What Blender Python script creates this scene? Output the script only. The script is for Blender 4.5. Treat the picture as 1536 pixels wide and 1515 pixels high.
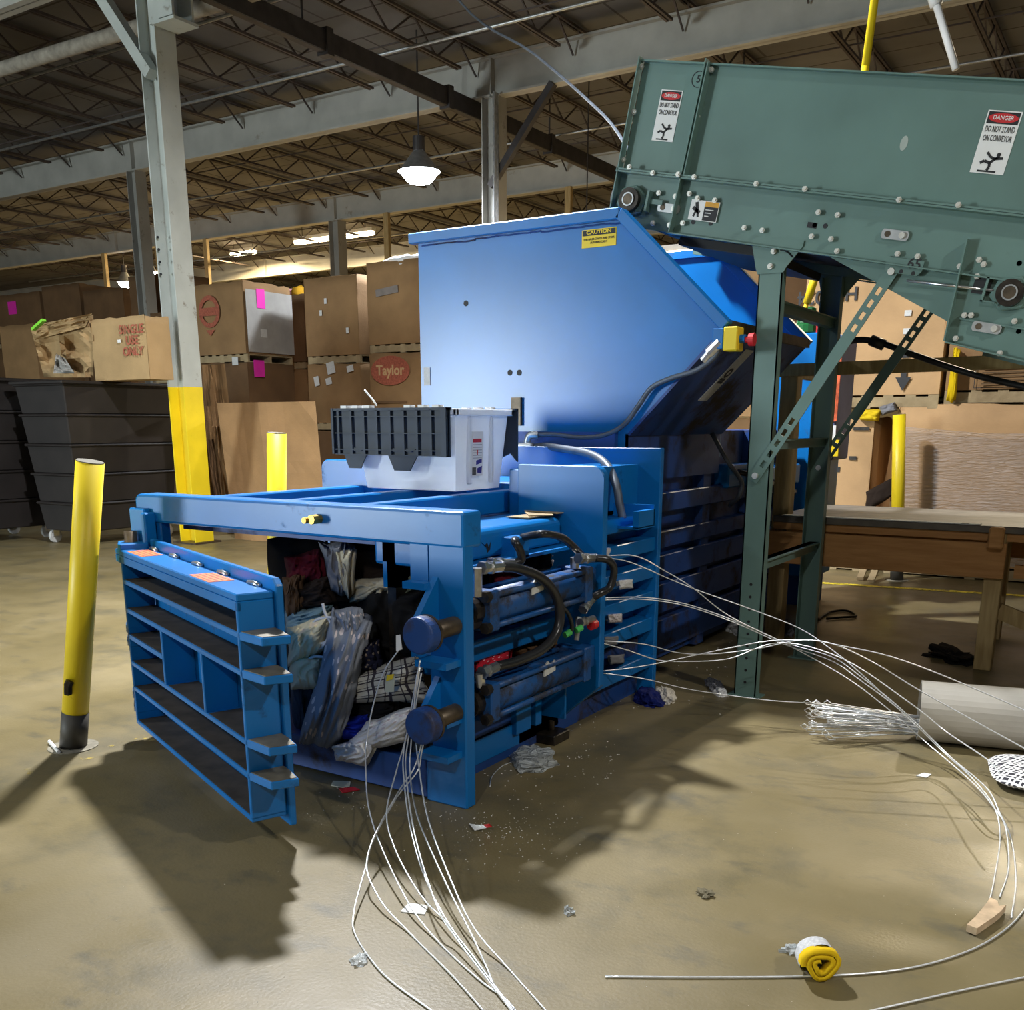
import bpy, bmesh, math, random
from mathutils import Matrix, Vector, noise

for o in list(bpy.data.objects): bpy.data.objects.remove(o, do_unlink=True)
scene = bpy.context.scene
COL = scene.collection
random.seed(7)
R = math.radians

# ------------------------------------------------------------------ camera, world, exposure
F, PITCH, YAW, H = 1480.0, .2563, .5675, 1.4
cam_d = bpy.data.cameras.new('camera')
cam_d.sensor_fit = 'HORIZONTAL'; cam_d.sensor_width = 36.0
cam_d.lens = F / 1536 * 36.0
cam_d.shift_y = (1024 - 757.5) / 1536
cam_d.clip_end = 200
cam = bpy.data.objects.new('camera', cam_d); COL.objects.link(cam)
cam.location = (0, 0, H)
cam.rotation_euler = (math.pi / 2 - PITCH, 0, YAW)
scene.camera = cam

w = bpy.data.worlds.new('world'); scene.world = w; w.use_nodes = True
w.node_tree.nodes['Background'].inputs[0].default_value = (.75, .85, 1, 1)
w.node_tree.nodes['Background'].inputs[1].default_value = .03
vs = scene.view_settings
vs.view_transform = 'Standard'; vs.look = 'None'; vs.gamma = 1; vs.use_curve_mapping = False
vs.exposure = 0.62

# lamps of the hall: (x, y, z, watts, colour)
HIGHBAYS = [(-4.6, 4.95, 5.3, 540, (.97, .98, 1)), (-8.4, -1.2, 6.0, 110, (.88, .94, 1)), (4.2, 2.2, 5.6, 170, (1, .97, .9)),
            (.8, -4.5, 6.0, 160, (1, .98, .93)), (-9.94, 13.0, 5.05, 130, (.82, .9, 1)), (-1.0, 14.5, 6.0, 320, (1, .85, .6)),
            (-24.5, 19.5, 5.5, 200, (.85, .92, 1)), (-27.5, 21.0, 5.6, 150, (.85, .92, 1))]
SHEEN_LIGHT = (-13.4, -9.8, 1.7, 2.4, 2.8, 1250, (.84, .96, 1))   # daylight stand-in at an added, unseen dock door: x, y, z, width, height, watts, colour
STRIPS = [(365, 380, 24.0, 1200, (1, .75, .4)), (500, 357, 23.0, 1700, (1, .78, .45)), (985, 385, 15.5, 500, (1, .9, .75))]

# ------------------------------------------------------------------ pixel -> place helpers (1536 x 1515 frame)
_fw = Vector((-math.sin(YAW) * math.cos(PITCH), math.cos(YAW) * math.cos(PITCH), -math.sin(PITCH)))
_rt = Vector((math.cos(YAW), math.sin(YAW), 0))
_dn = _fw.cross(_rt)
def ray(x, y): return _rt * ((x - 768) / F) + _dn * ((y - 1024) / F) + _fw
def PZ(x, y, z=0.0):
    d = ray(x, y); t = (z - H) / d.z; return Vector((t * d.x, t * d.y, z))
def PX(x, y, X):
    d = ray(x, y); t = X / d.x; return Vector((X, t * d.y, H + t * d.z))
def PY(x, y, Y):
    d = ray(x, y); t = Y / d.y; return Vector((t * d.x, Y, H + t * d.z))

# ------------------------------------------------------------------ materials
MATS = {}
def mat(name, col, rough=.6, metal=0.0, var=.15, scale=8.0, bump=0.0, bscale=60.0, col2=None, spec=None, stretch=None):
    if name in MATS: return MATS[name]
    m = bpy.data.materials.new(name); m.use_nodes = True
    nt = m.node_tree; N = nt.nodes; L = nt.links
    b = N['Principled BSDF']
    b.inputs['Roughness'].default_value = rough; b.inputs['Metallic'].default_value = metal
    if spec is not None: b.inputs['Specular IOR Level'].default_value = spec
    tc = N.new('ShaderNodeTexCoord'); src = tc.outputs['Object']
    if stretch:
        mp = N.new('ShaderNodeMapping'); mp.inputs['Scale'].default_value = stretch
        L.new(src, mp.inputs[0]); src = mp.outputs[0]
    n = N.new('ShaderNodeTexNoise'); n.inputs['Scale'].default_value = scale; n.inputs['Detail'].default_value = 5
    L.new(src, n.inputs['Vector'])
    mr = N.new('ShaderNodeMapRange'); mr.inputs[1].default_value = .3; mr.inputs[2].default_value = .7
    L.new(n.outputs['Fac'], mr.inputs[0])
    mx = N.new('ShaderNodeMix'); mx.data_type = 'RGBA'
    if col2 is None:
        a = [c * (1 - var) for c in col]; c2 = [min(1, c * (1 + var)) for c in col]
    else: a, c2 = col, col2
    mx.inputs[6].default_value = (*a, 1); mx.inputs[7].default_value = (*c2, 1)
    L.new(mr.outputs[0], mx.inputs[0]); L.new(mx.outputs[2], b.inputs['Base Color'])
    if bump:
        n2 = N.new('ShaderNodeTexNoise'); n2.inputs['Scale'].default_value = bscale; n2.inputs['Detail'].default_value = 6
        L.new(src, n2.inputs['Vector'])
        bp = N.new('ShaderNodeBump'); bp.inputs['Strength'].default_value = bump; bp.inputs['Distance'].default_value = .02
        L.new(n2.outputs['Fac'], bp.inputs['Height']); L.new(bp.outputs[0], b.inputs['Normal'])
    MATS[name] = m
    return m
def emit(name, col, strength):
    m = bpy.data.materials.new(name); m.use_nodes = True
    b = m.node_tree.nodes['Principled BSDF']
    b.inputs['Base Color'].default_value = (*col, 1)
    b.inputs['Emission Color'].default_value = (*col, 1); b.inputs['Emission Strength'].default_value = strength
    MATS[name] = m; return m

def painted(name, col, dirt, amount=.62, rough=.38, scale=5):
    """paint with scuffs and grime patches"""
    m = mat(name, col, rough, 0, .12, 2.5)
    nt = m.node_tree; N = nt.nodes; L = nt.links; b = N['Principled BSDF']
    src = b.inputs['Base Color'].links[0].from_socket
    tc = N.new('ShaderNodeTexCoord')
    n = N.new('ShaderNodeTexNoise'); n.inputs['Scale'].default_value = scale; n.inputs['Detail'].default_value = 9; n.inputs['Roughness'].default_value = .7
    L.new(tc.outputs['Object'], n.inputs['Vector'])
    mr = N.new('ShaderNodeMapRange'); mr.inputs[1].default_value = amount; mr.inputs[2].default_value = amount + .12
    L.new(n.outputs['Fac'], mr.inputs[0])
    mx = N.new('ShaderNodeMix'); mx.data_type = 'RGBA'
    L.new(mr.outputs[0], mx.inputs[0]); L.new(src, mx.inputs[6]); mx.inputs[7].default_value = (*dirt, 1)
    L.new(mx.outputs[2], b.inputs['Base Color'])
    r = N.new('ShaderNodeMapRange'); r.inputs[3].default_value = rough; r.inputs[4].default_value = .75
    L.new(mr.outputs[0], r.inputs[0]); L.new(r.outputs[0], b.inputs['Roughness'])
    return m

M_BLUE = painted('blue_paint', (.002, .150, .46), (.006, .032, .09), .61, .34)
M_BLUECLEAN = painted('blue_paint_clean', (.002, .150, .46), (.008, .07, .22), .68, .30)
M_BLUEDARK = painted('blue_paint_grimy_shaded', (.012, .06, .25), (.035, .025, .022), .52, .5, 3)  # grime, plus shade of the rear body put into a darker blue
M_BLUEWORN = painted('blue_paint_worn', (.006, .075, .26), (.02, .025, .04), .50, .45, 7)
M_RUST = mat('worn_steel', (.10, .075, .05), .45, .6, .4, 20)
M_GREASE = mat('greasy_steel', (.035, .028, .022), .35, .5, .5, 30)
M_CHROME = mat('zinc_steel', (.62, .62, .62), .28, .9, .15, 40)
M_BOLT = mat('zinc_bolt', (.75, .74, .68), .35, .6, .1, 40)
M_GREEN = painted('green_grey_paint', (.125, .215, .19), (.09, .15, .13), .66, .38)
M_BLACK = mat('black_rubber', (.012, .012, .013), .45, 0, .3)
M_HOSE = mat('black_hose', (.02, .02, .022), .3, 0, .3)
M_BELT = mat('belt', (.012, .012, .012), .7, 0, .3)
M_WHITE = mat('white_print', (.80, .80, .78), .5, 0, .04)
M_INK = mat('black_ink', (.012, .012, .014), .6, 0, .05)
M_RED = mat('red_ink', (.55, .015, .02), .5, 0, .1)
M_REDFADE = mat('faded_red_ink', (.34, .09, .05), .8, 0, .3, 40)
M_YELLOW = painted('yellow_paint', (.80, .60, .012), (.10, .075, .02), .66, .45, 9)
M_YSIGN = mat('yellow_sign', (.85, .62, .01), .5, 0, .05)
M_ORANGE = mat('orange_sticker', (.85, .18, .04), .5, 0, .12, 30)
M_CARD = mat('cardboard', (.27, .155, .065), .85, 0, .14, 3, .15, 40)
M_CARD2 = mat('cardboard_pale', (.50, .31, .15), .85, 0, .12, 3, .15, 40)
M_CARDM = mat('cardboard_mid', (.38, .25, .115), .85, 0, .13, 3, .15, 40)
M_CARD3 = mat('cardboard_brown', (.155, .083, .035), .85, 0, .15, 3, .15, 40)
M_CARDW = mat('cardboard_white', (.36, .34, .31), .8, 0, .1, 5, .1)
M_CARDE = mat('cardboard_edge', (.30, .17, .07), .9, 0, .4, 120)
M_WOOD = mat('treated_timber', (.34, .23, .09), .75, 0, .3, 4, .25, 30, (.48, .35, .16), stretch=(12, 12, 1.2))
M_WOODR = mat('red_timber', (.40, .19, .06), .75, 0, .3, 4, .2, 30, (.54, .28, .10), stretch=(1.2, 12, 12))
M_PALLET = mat('pallet_wood', (.26, .19, .10), .85, 0, .3, 6, .3, 30, (.42, .32, .18))
M_STEELW = painted('column_white_paint', (.42, .45, .42), (.16, .13, .09), .60, .55, 6)
M_BEAM = painted('girder_paint', (.38, .37, .33), (.22, .19, .14), .62, .6, 2)
M_JOIST = mat('joist_steel', (.07, .055, .05), .7, .2, .3, 8)
M_DUCT = mat('dark_steel', (.045, .04, .04), .6, .3, .3, 6)
M_BINM = mat('dark_plastic', (.013, .010, .009), .55, 0, .25, 5)
M_GALV = mat('galvanised', (.45, .46, .46), .42, .8, .2, 15)
M_PINK = mat('pink_paper', (.85, .03, .45), .6, 0, .06)
M_LABEL = mat('label_paper', (.62, .62, .60), .7, 0, .08, 60)
M_BRASS = mat('brass', (.45, .28, .06), .35, .9, .2, 40)
M_WIRE = mat('galvanised_wire', (.82, .84, .86), .3, .55, .1, 30)
M_CONDUIT = mat('grey_conduit', (.10, .12, .15), .45, .2, .25, 15)

def floor_mat():
    m = mat('concrete_floor', (.140, .110, .048), .42, 0, .3, .9, .06, 90, (.215, .172, .085))
    nt = m.node_tree; N = nt.nodes; L = nt.links; b = N['Principled BSDF']
    src = b.inputs['Base Color'].links[0].from_socket
    tc = N.new('ShaderNodeTexCoord')
    def layer(src, scale, lo, hi, col, amt, stretch=(1, 1, 1), rot=0):
        mp = N.new('ShaderNodeMapping'); mp.inputs['Scale'].default_value = stretch; mp.inputs['Rotation'].default_value = (0, 0, rot)
        L.new(tc.outputs['Object'], mp.inputs[0])
        n = N.new('ShaderNodeTexNoise'); n.inputs['Scale'].default_value = scale; n.inputs['Detail'].default_value = 9; n.inputs['Roughness'].default_value = .65
        L.new(mp.outputs[0], n.inputs['Vector'])
        mr = N.new('ShaderNodeMapRange'); mr.inputs[1].default_value = lo; mr.inputs[2].default_value = hi; mr.inputs[4].default_value = amt
        L.new(n.outputs['Fac'], mr.inputs[0])
        mx = N.new('ShaderNodeMix'); mx.data_type = 'RGBA'
        L.new(mr.outputs[0], mx.inputs[0]); L.new(src, mx.inputs[6]); mx.inputs[7].default_value = (*col, 1)
        L.new(mx.outputs[2], b.inputs['Base Color']); return mx.outputs[2]
    s = layer(src, 2.2, .50, .72, (.085, .078, .05), .8)
    s = layer(s, 3.5, .56, .70, (.05, .055, .05), .5, (1, 1.8, 1), .9)
    s = layer(s, 1.3, .52, .8, (.30, .24, .13), .6)
    s = layer(s, 70, .72, .78, (.45, .40, .30), .6)
    n = N.new('ShaderNodeTexNoise'); n.inputs['Scale'].default_value = 1.7; n.inputs['Detail'].default_value = 6
    L.new(tc.outputs['Object'], n.inputs['Vector'])
    r = N.new('ShaderNodeMapRange'); r.inputs[1].default_value = .3; r.inputs[2].default_value = .7; r.inputs[3].default_value = .3; r.inputs[4].default_value = .58
    L.new(n.outputs['Fac'], r.inputs[0]); L.new(r.outputs[0], b.inputs['Roughness'])
    return m
M_FLOOR = floor_mat()

def deck_mat():
    m = mat('roof_deck', (.095, .092, .09), .85, 0, .35, .7, 0, 1, (.165, .162, .16))
    nt = m.node_tree; N = nt.nodes; L = nt.links; b = N['Principled BSDF']
    src = b.inputs['Base Color'].links[0].from_socket
    tc = N.new('ShaderNodeTexCoord'); br = N.new('ShaderNodeTexBrick')
    br.inputs['Scale'].default_value = 1; br.inputs['Mortar Size'].default_value = .02; br.inputs['Brick Width'].default_value = 2.4; br.inputs['Row Height'].default_value = .8
    L.new(tc.outputs['Object'], br.inputs['Vector'])
    mx = N.new('ShaderNodeMix'); mx.data_type = 'RGBA'
    L.new(br.outputs['Fac'], mx.inputs[0]); L.new(src, mx.inputs[6]); mx.inputs[7].default_value = (.05, .045, .04, 1)
    L.new(mx.outputs[2], b.inputs['Base Color']); return m
M_DECK = deck_mat()

def worn_line(name, col):
    m = bpy.data.materials.new(name); m.use_nodes = True
    nt = m.node_tree; N = nt.nodes; L = nt.links; b = N['Principled BSDF']
    b.inputs['Base Color'].default_value = (*col, 1); b.inputs['Roughness'].default_value = .6
    tc = N.new('ShaderNodeTexCoord'); n = N.new('ShaderNodeTexNoise'); n.inputs['Scale'].default_value = 9; n.inputs['Detail'].default_value = 10; n.inputs['Roughness'].default_value = .75
    L.new(tc.outputs['Object'], n.inputs['Vector'])
    mr = N.new('ShaderNodeMapRange'); L.new(n.outputs['Fac'], mr.inputs[0])
    L.new(mr.outputs[0], b.inputs['Alpha'])
    return m, mr

def film_mat(name, tint=(.9, .92, .95), alpha=.35):
    m = bpy.data.materials.new(name); m.use_nodes = True
    nt = m.node_tree; N = nt.nodes; L = nt.links; b = N['Principled BSDF']
    b.inputs['Base Color'].default_value = (*tint, 1); b.inputs['Roughness'].default_value = .12; b.inputs['Alpha'].default_value = alpha
    b.inputs['Specular IOR Level'].default_value = .9
    tc = N.new('ShaderNodeTexCoord'); mp = N.new('ShaderNodeMapping'); mp.inputs['Scale'].default_value = (2, 2, 14)
    L.new(tc.outputs['Object'], mp.inputs[0])
    n = N.new('ShaderNodeTexNoise'); n.inputs['Scale'].default_value = 3; n.inputs['Detail'].default_value = 7; n.inputs['Distortion'].default_value = 1.2
    L.new(mp.outputs[0], n.inputs['Vector'])
    bp = N.new('ShaderNodeBump'); bp.inputs['Strength'].default_value = 1; bp.inputs['Distance'].default_value = .16
    L.new(n.outputs['Fac'], bp.inputs['Height']); L.new(bp.outputs[0], b.inputs['Normal'])
    return m
M_FILM = film_mat('stretch_film', alpha=.3)
M_BAG = film_mat('plastic_bag', (.85, .92, .95), .6)

def tote_mat():
    m = mat('clear_plastic', (.88, .92, 1), .35, 0, .05)
    b = m.node_tree.nodes['Principled BSDF']
    b.inputs['Transmission Weight'].default_value = .35; b.inputs['IOR'].default_value = 1.2
    b.inputs['Roughness'].default_value = .5
    return m
M_TOTE = tote_mat()
M_LID = mat('grey_lid_plastic', (.022, .033, .050), .6, 0, .15, 12)

# ------------------------------------------------------------------ mesh builder
class MB:
    def __init__(s, M=None): s.v = []; s.f = []; s.M = M; s.uv = None
    def add(s, vs, fs):
        n = len(s.v)
        s.v += [tuple(s.M @ Vector(p)) if s.M else tuple(p) for p in vs]
        s.f += [tuple(i + n for i in f) for f in fs]; return s
    def box(s, x0, x1, y0, y1, z0, z1):
        return s.add([(x0, y0, z0), (x1, y0, z0), (x1, y1, z0), (x0, y1, z0), (x0, y0, z1), (x1, y0, z1), (x1, y1, z1), (x0, y1, z1)],
                     [(0, 3, 2, 1), (4, 5, 6, 7), (0, 1, 5, 4), (1, 2, 6, 5), (2, 3, 7, 6), (3, 0, 4, 7)])
    def prism(s, poly, axis, a, b):
        """poly of 2-D points: axis 'y' -> (x,z), 'x' -> (y,z), 'z' -> (x,y)"""
        def P(p, t):
            return {'y': (p[0], t, p[1]), 'x': (t, p[0], p[1]), 'z': (p[0], p[1], t)}[axis]
        n = len(poly)
        vs = [P(p, a) for p in poly] + [P(p, b) for p in poly]
        fs = [tuple(range(n)), tuple(range(2 * n - 1, n - 1, -1))] + [(i, (i + 1) % n, n + (i + 1) % n, n + i) for i in range(n)]
        return s.add(vs, fs)
    def tube(s, pts, r, n=8, caps=True, r2=None):
        pts = [Vector(p) for p in pts]; k = len(pts); vs = []; fs = []
        up = Vector((0, 0, 1)); prev = None
        for i, p in enumerate(pts):
            t = (pts[min(i + 1, k - 1)] - pts[max(i - 1, 0)]).normalized()
            if prev is None:
                a = up if abs(t.dot(up)) < .9 else Vector((1, 0, 0)); x = t.cross(a).normalized()
            else:
                x = (prev - t * prev.dot(t))
                x = x.normalized() if x.length > 1e-6 else t.cross(up).normalized()
            prev = x; y = t.cross(x)
            rr = r if r2 is None else r + (r2 - r) * i / max(1, k - 1)
            for j in range(n):
                a = 2 * math.pi * j / n; vs.append(p + x * (rr * math.cos(a)) + y * (rr * math.sin(a)))
        for i in range(k - 1):
            for j in range(n):
                fs.append((i * n + j, i * n + (j + 1) % n, (i + 1) * n + (j + 1) % n, (i + 1) * n + j))
        if caps: fs += [tuple(range(n - 1, -1, -1)), tuple(range((k - 1) * n, k * n))]
        return s.add(vs, fs)
    def cyl(s, p, q, r, n=16, caps=True, r2=None): return s.tube([p, q], r, n, caps, r2)
    def bar(s, p, q, w, h, up=(0, 0, 1)):
        p = Vector(p); q = Vector(q); t = (q - p).normalized(); up = Vector(up)
        x = t.cross(up).normalized() if abs(t.dot(up)) < .99 else Vector((1, 0, 0)); y = x.cross(t)
        vs = []
        for c in (p, q):
            for a, b in ((-1, -1), (1, -1), (1, 1), (-1, 1)): vs.append(c + x * (a * w / 2) + y * (b * h / 2))
        return s.add(vs, [(0, 3, 2, 1), (4, 5, 6, 7), (0, 1, 5, 4), (1, 2, 6, 5), (2, 3, 7, 6), (3, 0, 4, 7)])
    def ring(s, c, axis, r0, r1, h, n=24):
        """annulus solid"""
        c = Vector(c); t = Vector(axis).normalized(); a = Vector((0, 0, 1)) if abs(t.z) < .9 else Vector((1, 0, 0))
        x = t.cross(a).normalized(); y = t.cross(x); vs = []; fs = []
        for j in range(n):
            an = 2 * math.pi * j / n; d = x * math.cos(an) + y * math.sin(an)
            vs += [c + d * r0, c + d * r1, c + d * r1 + t * h, c + d * r0 + t * h]
        for j in range(n):
            k = (j + 1) % n
            for i in range(4): fs.append((j * 4 + i, j * 4 + (i + 1) % 4, k * 4 + (i + 1) % 4, k * 4 + i))
        return s.add(vs, fs)
    def build(s, name, m, parent=None, smooth=False, bevel=0.0, label=None, segs=1):
        me = bpy.data.meshes.new(name); me.from_pydata(s.v, [], s.f)
        if s.uv:
            ul = me.uv_layers.new(name='UVMap')
            for lp in me.loops: ul.data[lp.index].uv = s.uv[lp.vertex_index]
        bm = bmesh.new(); bm.from_mesh(me); bmesh.ops.recalc_face_normals(bm, faces=bm.faces); bm.to_mesh(me); bm.free()
        return wrap(name, me, m, parent, smooth, bevel, label, segs)
def wrap(name, me, m, parent=None, smooth=False, bevel=0.0, label=None, segs=1):
    if m and not me.materials: me.materials.append(m)
    if smooth:
        for p in me.polygons: p.use_smooth = True
    o = bpy.data.objects.new(name, me); COL.objects.link(o)
    if parent: hang(o, parent)
    if bevel:
        md = o.modifiers.new('bevel', 'BEVEL'); md.width = bevel; md.segments = segs; md.limit_method = 'ANGLE'; md.angle_limit = R(40)
    if smooth:
        pass
    if label: o['label'] = label
    return o
def rootof(o):
    while o.parent: o = o.parent
    return o
def hang(o, parent):
    o.parent = parent
    if parent.parent is None and parent.type == 'EMPTY' and parent.get('_world'):
        o.matrix_parent_inverse = Matrix.Translation(-Vector(parent.location))
def thing(name, label, cat, loc=(0, 0, 0), group=None, world=True, rotz=0):
    e = bpy.data.objects.new(name, None); COL.objects.link(e); e.location = loc; e.rotation_euler = (0, 0, rotz)
    e.empty_display_size = .1
    e['label'] = label; e['category'] = cat
    if group: e['group'] = group
    if world: e['_world'] = 1
    return e
def tag(o, label, cat, group=None):
    o['label'] = label; o['category'] = cat
    if group: o['group'] = group
    return o
def copy_of(o, parent, M=None):
    c = o.copy(); COL.objects.link(c); c.parent = parent
    c.matrix_parent_inverse = Matrix.Identity(4) if M is None else M
    return c

def crom(pts, n=8):
    pts = [Vector(p) for p in pts]
    if len(pts) < 3: return pts
    P = [pts[0] * 2 - pts[1]] + pts + [pts[-1] * 2 - pts[-2]]; out = []
    for i in range(1, len(P) - 2):
        for k in range(n):
            t = k / n
            out.append(.5 * ((2 * P[i]) + (P[i + 1] - P[i - 1]) * t + (2 * P[i - 1] - 5 * P[i] + 4 * P[i + 1] - P[i + 2]) * t * t + (3 * P[i] - P[i - 1] - 3 * P[i + 1] + P[i + 2]) * t ** 3))
    out.append(pts[-1]); return out

def frame_M(o, ex, ey):
    ex = Vector(ex).normalized(); ey = Vector(ey).normalized(); ez = ex.cross(ey)
    return Matrix(((ex.x, ey.x, ez.x, o[0]), (ex.y, ey.y, ez.y, o[1]), (ex.z, ey.z, ez.z, o[2]), (0, 0, 0, 1)))
def lettering(body, size, m, M, parent, name='lettering', width=None, rows=.9, bold=0.0, shear=0):
    cu = bpy.data.curves.new('t', 'FONT'); cu.body = body; cu.size = size; cu.align_x = 'CENTER'; cu.align_y = 'CENTER'
    cu.extrude = .0008; cu.resolution_u = 3; cu.space_line = rows; cu.offset = bold; cu.shear = shear
    ob = bpy.data.objects.new('t', cu); COL.objects.link(ob)
    dg = bpy.context.evaluated_depsgraph_get()
    me = bpy.data.meshes.new_from_object(ob.evaluated_get(dg)); bpy.data.objects.remove(ob); bpy.data.curves.remove(cu)
    me.name = name; me.materials.clear()
    if width:
        xs = [v.co.x for v in me.vertices]; k = width / max(1e-6, max(xs) - min(xs)); me.transform(Matrix.Diagonal((k, 1, 1, 1)))
    me.transform(M)
    return wrap(name, me, m, parent)

# ================================================================== SETTING
GY = [1.5, 8.15, 14.0, 19.8, 25.6, 31.4]          # girder lines
GX = [-26.1, -17.7, -9.25, -.8, 7.6]              # column lines
ZB, ZT = 6.2, 6.75                                # girder bottom / top
def structure(o): o['kind'] = 'structure'; return o
fl = structure(MB().add([(-45, -10.2, 0), (22, -10.2, 0), (22, 40, 0), (-45, 40, 0)], [(0, 1, 2, 3)]).build('floor', M_FLOOR))
ceil = structure(MB().box(-45, 22, -10.2, 40, 6.95, 7.05).build('ceiling', M_DECK))
wb = structure(MB().box(-45, 22, 38, 38.2, 0, 7.2).build('wall_back', mat('wall_cream', (.42, .36, .24), .8, 0, .15, 2)))
wl = structure(MB().box(-45.2, -45, -10.2, 40, 0, 7.2).build('wall_left', mat('wall_grey', (.25, .22, .18), .8, 0, .2, 2)))
wf = MB().box(-45, SHEEN_LIGHT[0] - SHEEN_LIGHT[3] / 2, -10.2, -10, 0, 7.2).box(SHEEN_LIGHT[0] + SHEEN_LIGHT[3] / 2, 22, -10.2, -10, 0, 7.2).box(SHEEN_LIGHT[0] - SHEEN_LIGHT[3] / 2, SHEEN_LIGHT[0] + SHEEN_LIGHT[3] / 2, -10.2, -10, SHEEN_LIGHT[2] + SHEEN_LIGHT[4] / 2, 7.2)
structure(wf.build('wall_front', MATS['wall_grey']))
dd = MB(); X0_, X1_, Z1_ = SHEEN_LIGHT[0] - SHEEN_LIGHT[3] / 2, SHEEN_LIGHT[0] + SHEEN_LIGHT[3] / 2, SHEEN_LIGHT[2] + SHEEN_LIGHT[4] / 2
dd.box(X0_ - .1, X0_, -10.02, -9.9, 0, Z1_ + .1).box(X1_, X1_ + .1, -10.02, -9.9, 0, Z1_ + .1).box(X0_, X1_, -10.02, -9.9, Z1_, Z1_ + .1)
structure(dd.build('added_door_1', M_STEELW))  # added dock door frame, out of view, around the made-up light
ld = bpy.data.lights.new('sheen_light', 'AREA'); ld.shape = 'RECTANGLE'; ld.size = SHEEN_LIGHT[3]; ld.size_y = SHEEN_LIGHT[4]; ld.energy = SHEEN_LIGHT[5]; ld.color = SHEEN_LIGHT[6]
lo = bpy.data.objects.new('added_sheen_light', ld); COL.objects.link(lo); lo.location = (SHEEN_LIGHT[0], SHEEN_LIGHT[1], SHEEN_LIGHT[2]); lo.rotation_euler = (math.pi / 2, 0, 0)  # added area light with no known source, gives the hopper its sheen
wr = structure(MB().box(22, 22.2, -10.2, 40, 0, 7.2).build('wall_right', MATS['wall_grey']))

for y in GY[1:]:
    b = MB(); t = .2
    b.box(-45, 22, y - .006, y + .006, ZB, ZT).box(-45, 22, y - t / 2, y + t / 2, ZB, ZB + .03).box(-45, 22, y - t / 2, y + t / 2, ZT - .03, ZT)
    for x in GX: b.box(x - .01, x + .01, y - t / 2, y + t / 2, ZB, ZT)
    b.build('roof_girder', M_BEAM, ceil)
# open web joists, one mesh per bay length
jm = {}
for i in range(1, len(GY) - 1):
    L = GY[i + 1] - GY[i]; key = round(L, 2)
    if key not in jm:
        b = MB(); zt, zb = .12, -.28
        for s in (-.03, .03):
            b.box(s - .018, s + .018, 0, L, zt - .035, zt); b.box(s - .018, s + .018, .5, L - .5, zb, zb + .035)
        n = int(L / .5); p = (0, .05, zt); up = False
        for k in range(1, n + 1):
            q = (0, k * L / n if k < n else L - .05, zt if k % 2 == 0 else zb + .02); b.bar(p, q, .022, .022); p = q
        me = bpy.data.meshes.new('joist'); me.from_pydata(b.v, [], b.f); me.materials.append(M_JOIST); jm[key] = me
    x = -33.2
    while x < 10:
        o = bpy.data.objects.new('roof_joist', jm[key]); COL.objects.link(o); o.parent = ceil; o.location = (x, GY[i], ZT + .03); x += 1.69
    for fx in (.3, .7):
        MB().box(-34, 10, GY[i] + L * fx, GY[i] + L * fx + .02, ZT - .22, ZT - .2).build('joist_bridging', M_JOIST, ceil)
# thin conduits and sprinkler pipes under the roof
for y, z, m in ((10.0, 6.38, M_GALV), (12.2, 6.42, M_GALV), (16.6, 6.3, M_GALV), (22, 6.2, M_GALV)):
    MB().cyl((-34, y, z), (8, y, z), .022, 8).build('conduit_run', m, ceil, True)
MB().cyl((-26, 9.0, 6.2), (-9.4, 9.35, 6.2), .09, 10).build('roof_pipe', mat('lagged_pipe', (.30, .27, .22), .8, 0, .3, 9), ceil, True)

def column(label, x, y, yellow, z1=ZB, ybase=1.8, m=M_STEELW, w=.2):
    t = thing('steel_column', label, 'column', (x, y, 0))
    def h(z0, z1):
        b = MB(); f = .016
        b.box(x + w / 2 - f, x + w / 2, y - w / 2, y + w / 2, z0, z1).box(x - w / 2, x - w / 2 + f, y - w / 2, y + w / 2, z0, z1).box(x - w / 2 + f, x + w / 2 - f, y - .006, y + .006, z0, z1); return b
    h(ybase if yellow else .02, z1).build('shaft', m, t)
    if yellow: h(.02, ybase).build('painted_base', M_YELLOW, t, label='yellow painted lower part')
    MB().box(x - .2, x + .2, y - .2, y + .2, 0, .02).build('base_plate', M_RUST, t)
    return t
CX, CY = -9.76, 8.15
c0 = column('near white steel column with a yellow painted base beside the leaning cardboard', CX, CY, True, w=.275, ybase=1.82)
p = PY(150, -10, CY - .1); p2 = PY(228, 112, CY - .1)
MB().bar(p2, p + (p - p2) * .4, .12, .12).build('knee_brace', M_STEELW, c0)
z0_ = PY(250, 40, CY).z
MB().box(CX + .06, CX + .24, CY - .14, CY + .1, z0_, z0_ + .7).box(CX + .24, CX + .46, CY - .16, CY - .13, z0_ + .02, z0_ + .7).box(CX + .24, CX + .46, CY + .1, CY + .13, z0_ + .02, z0_ + .7).box(CX + .16, CX + .5, CY - .18, CY + .15, z0_ - .03, z0_).build('beam_seat', M_STEELW, c0)
b = MB()
for k in range(4): b.cyl((CX - .08, CY - .155, 3.05 + k * .13), (CX - .08, CY - .14, 3.05 + k * .13), .014, 8)
b.build('bolt_hole', M_INK, c0)
M_GCOL = painted('column_grey_paint', (.30, .29, .26), (.12, .10, .08), .58, .6, 5)
c1 = column('grey steel column standing behind the blue hopper with a diagonal brace', -9.25, 14, False, m=M_GCOL, w=.28)
MB().bar((-9.25, 13.9, 4.95), (-8.15, 13.9, 6.2), .1, .1).build('knee_brace', M_DUCT, c1)
for k in range(3): MB().cyl((-9.08 + .0, 13.84 - .05 * k, 2.6), (-9.08, 13.84 - .05 * k, 6.2), .018, 6).build('conduit', M_GALV, c1)
column('dim grey steel column beyond the near yellow-based column', -17.7, 14, False, m=M_GCOL, w=.26)
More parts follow.
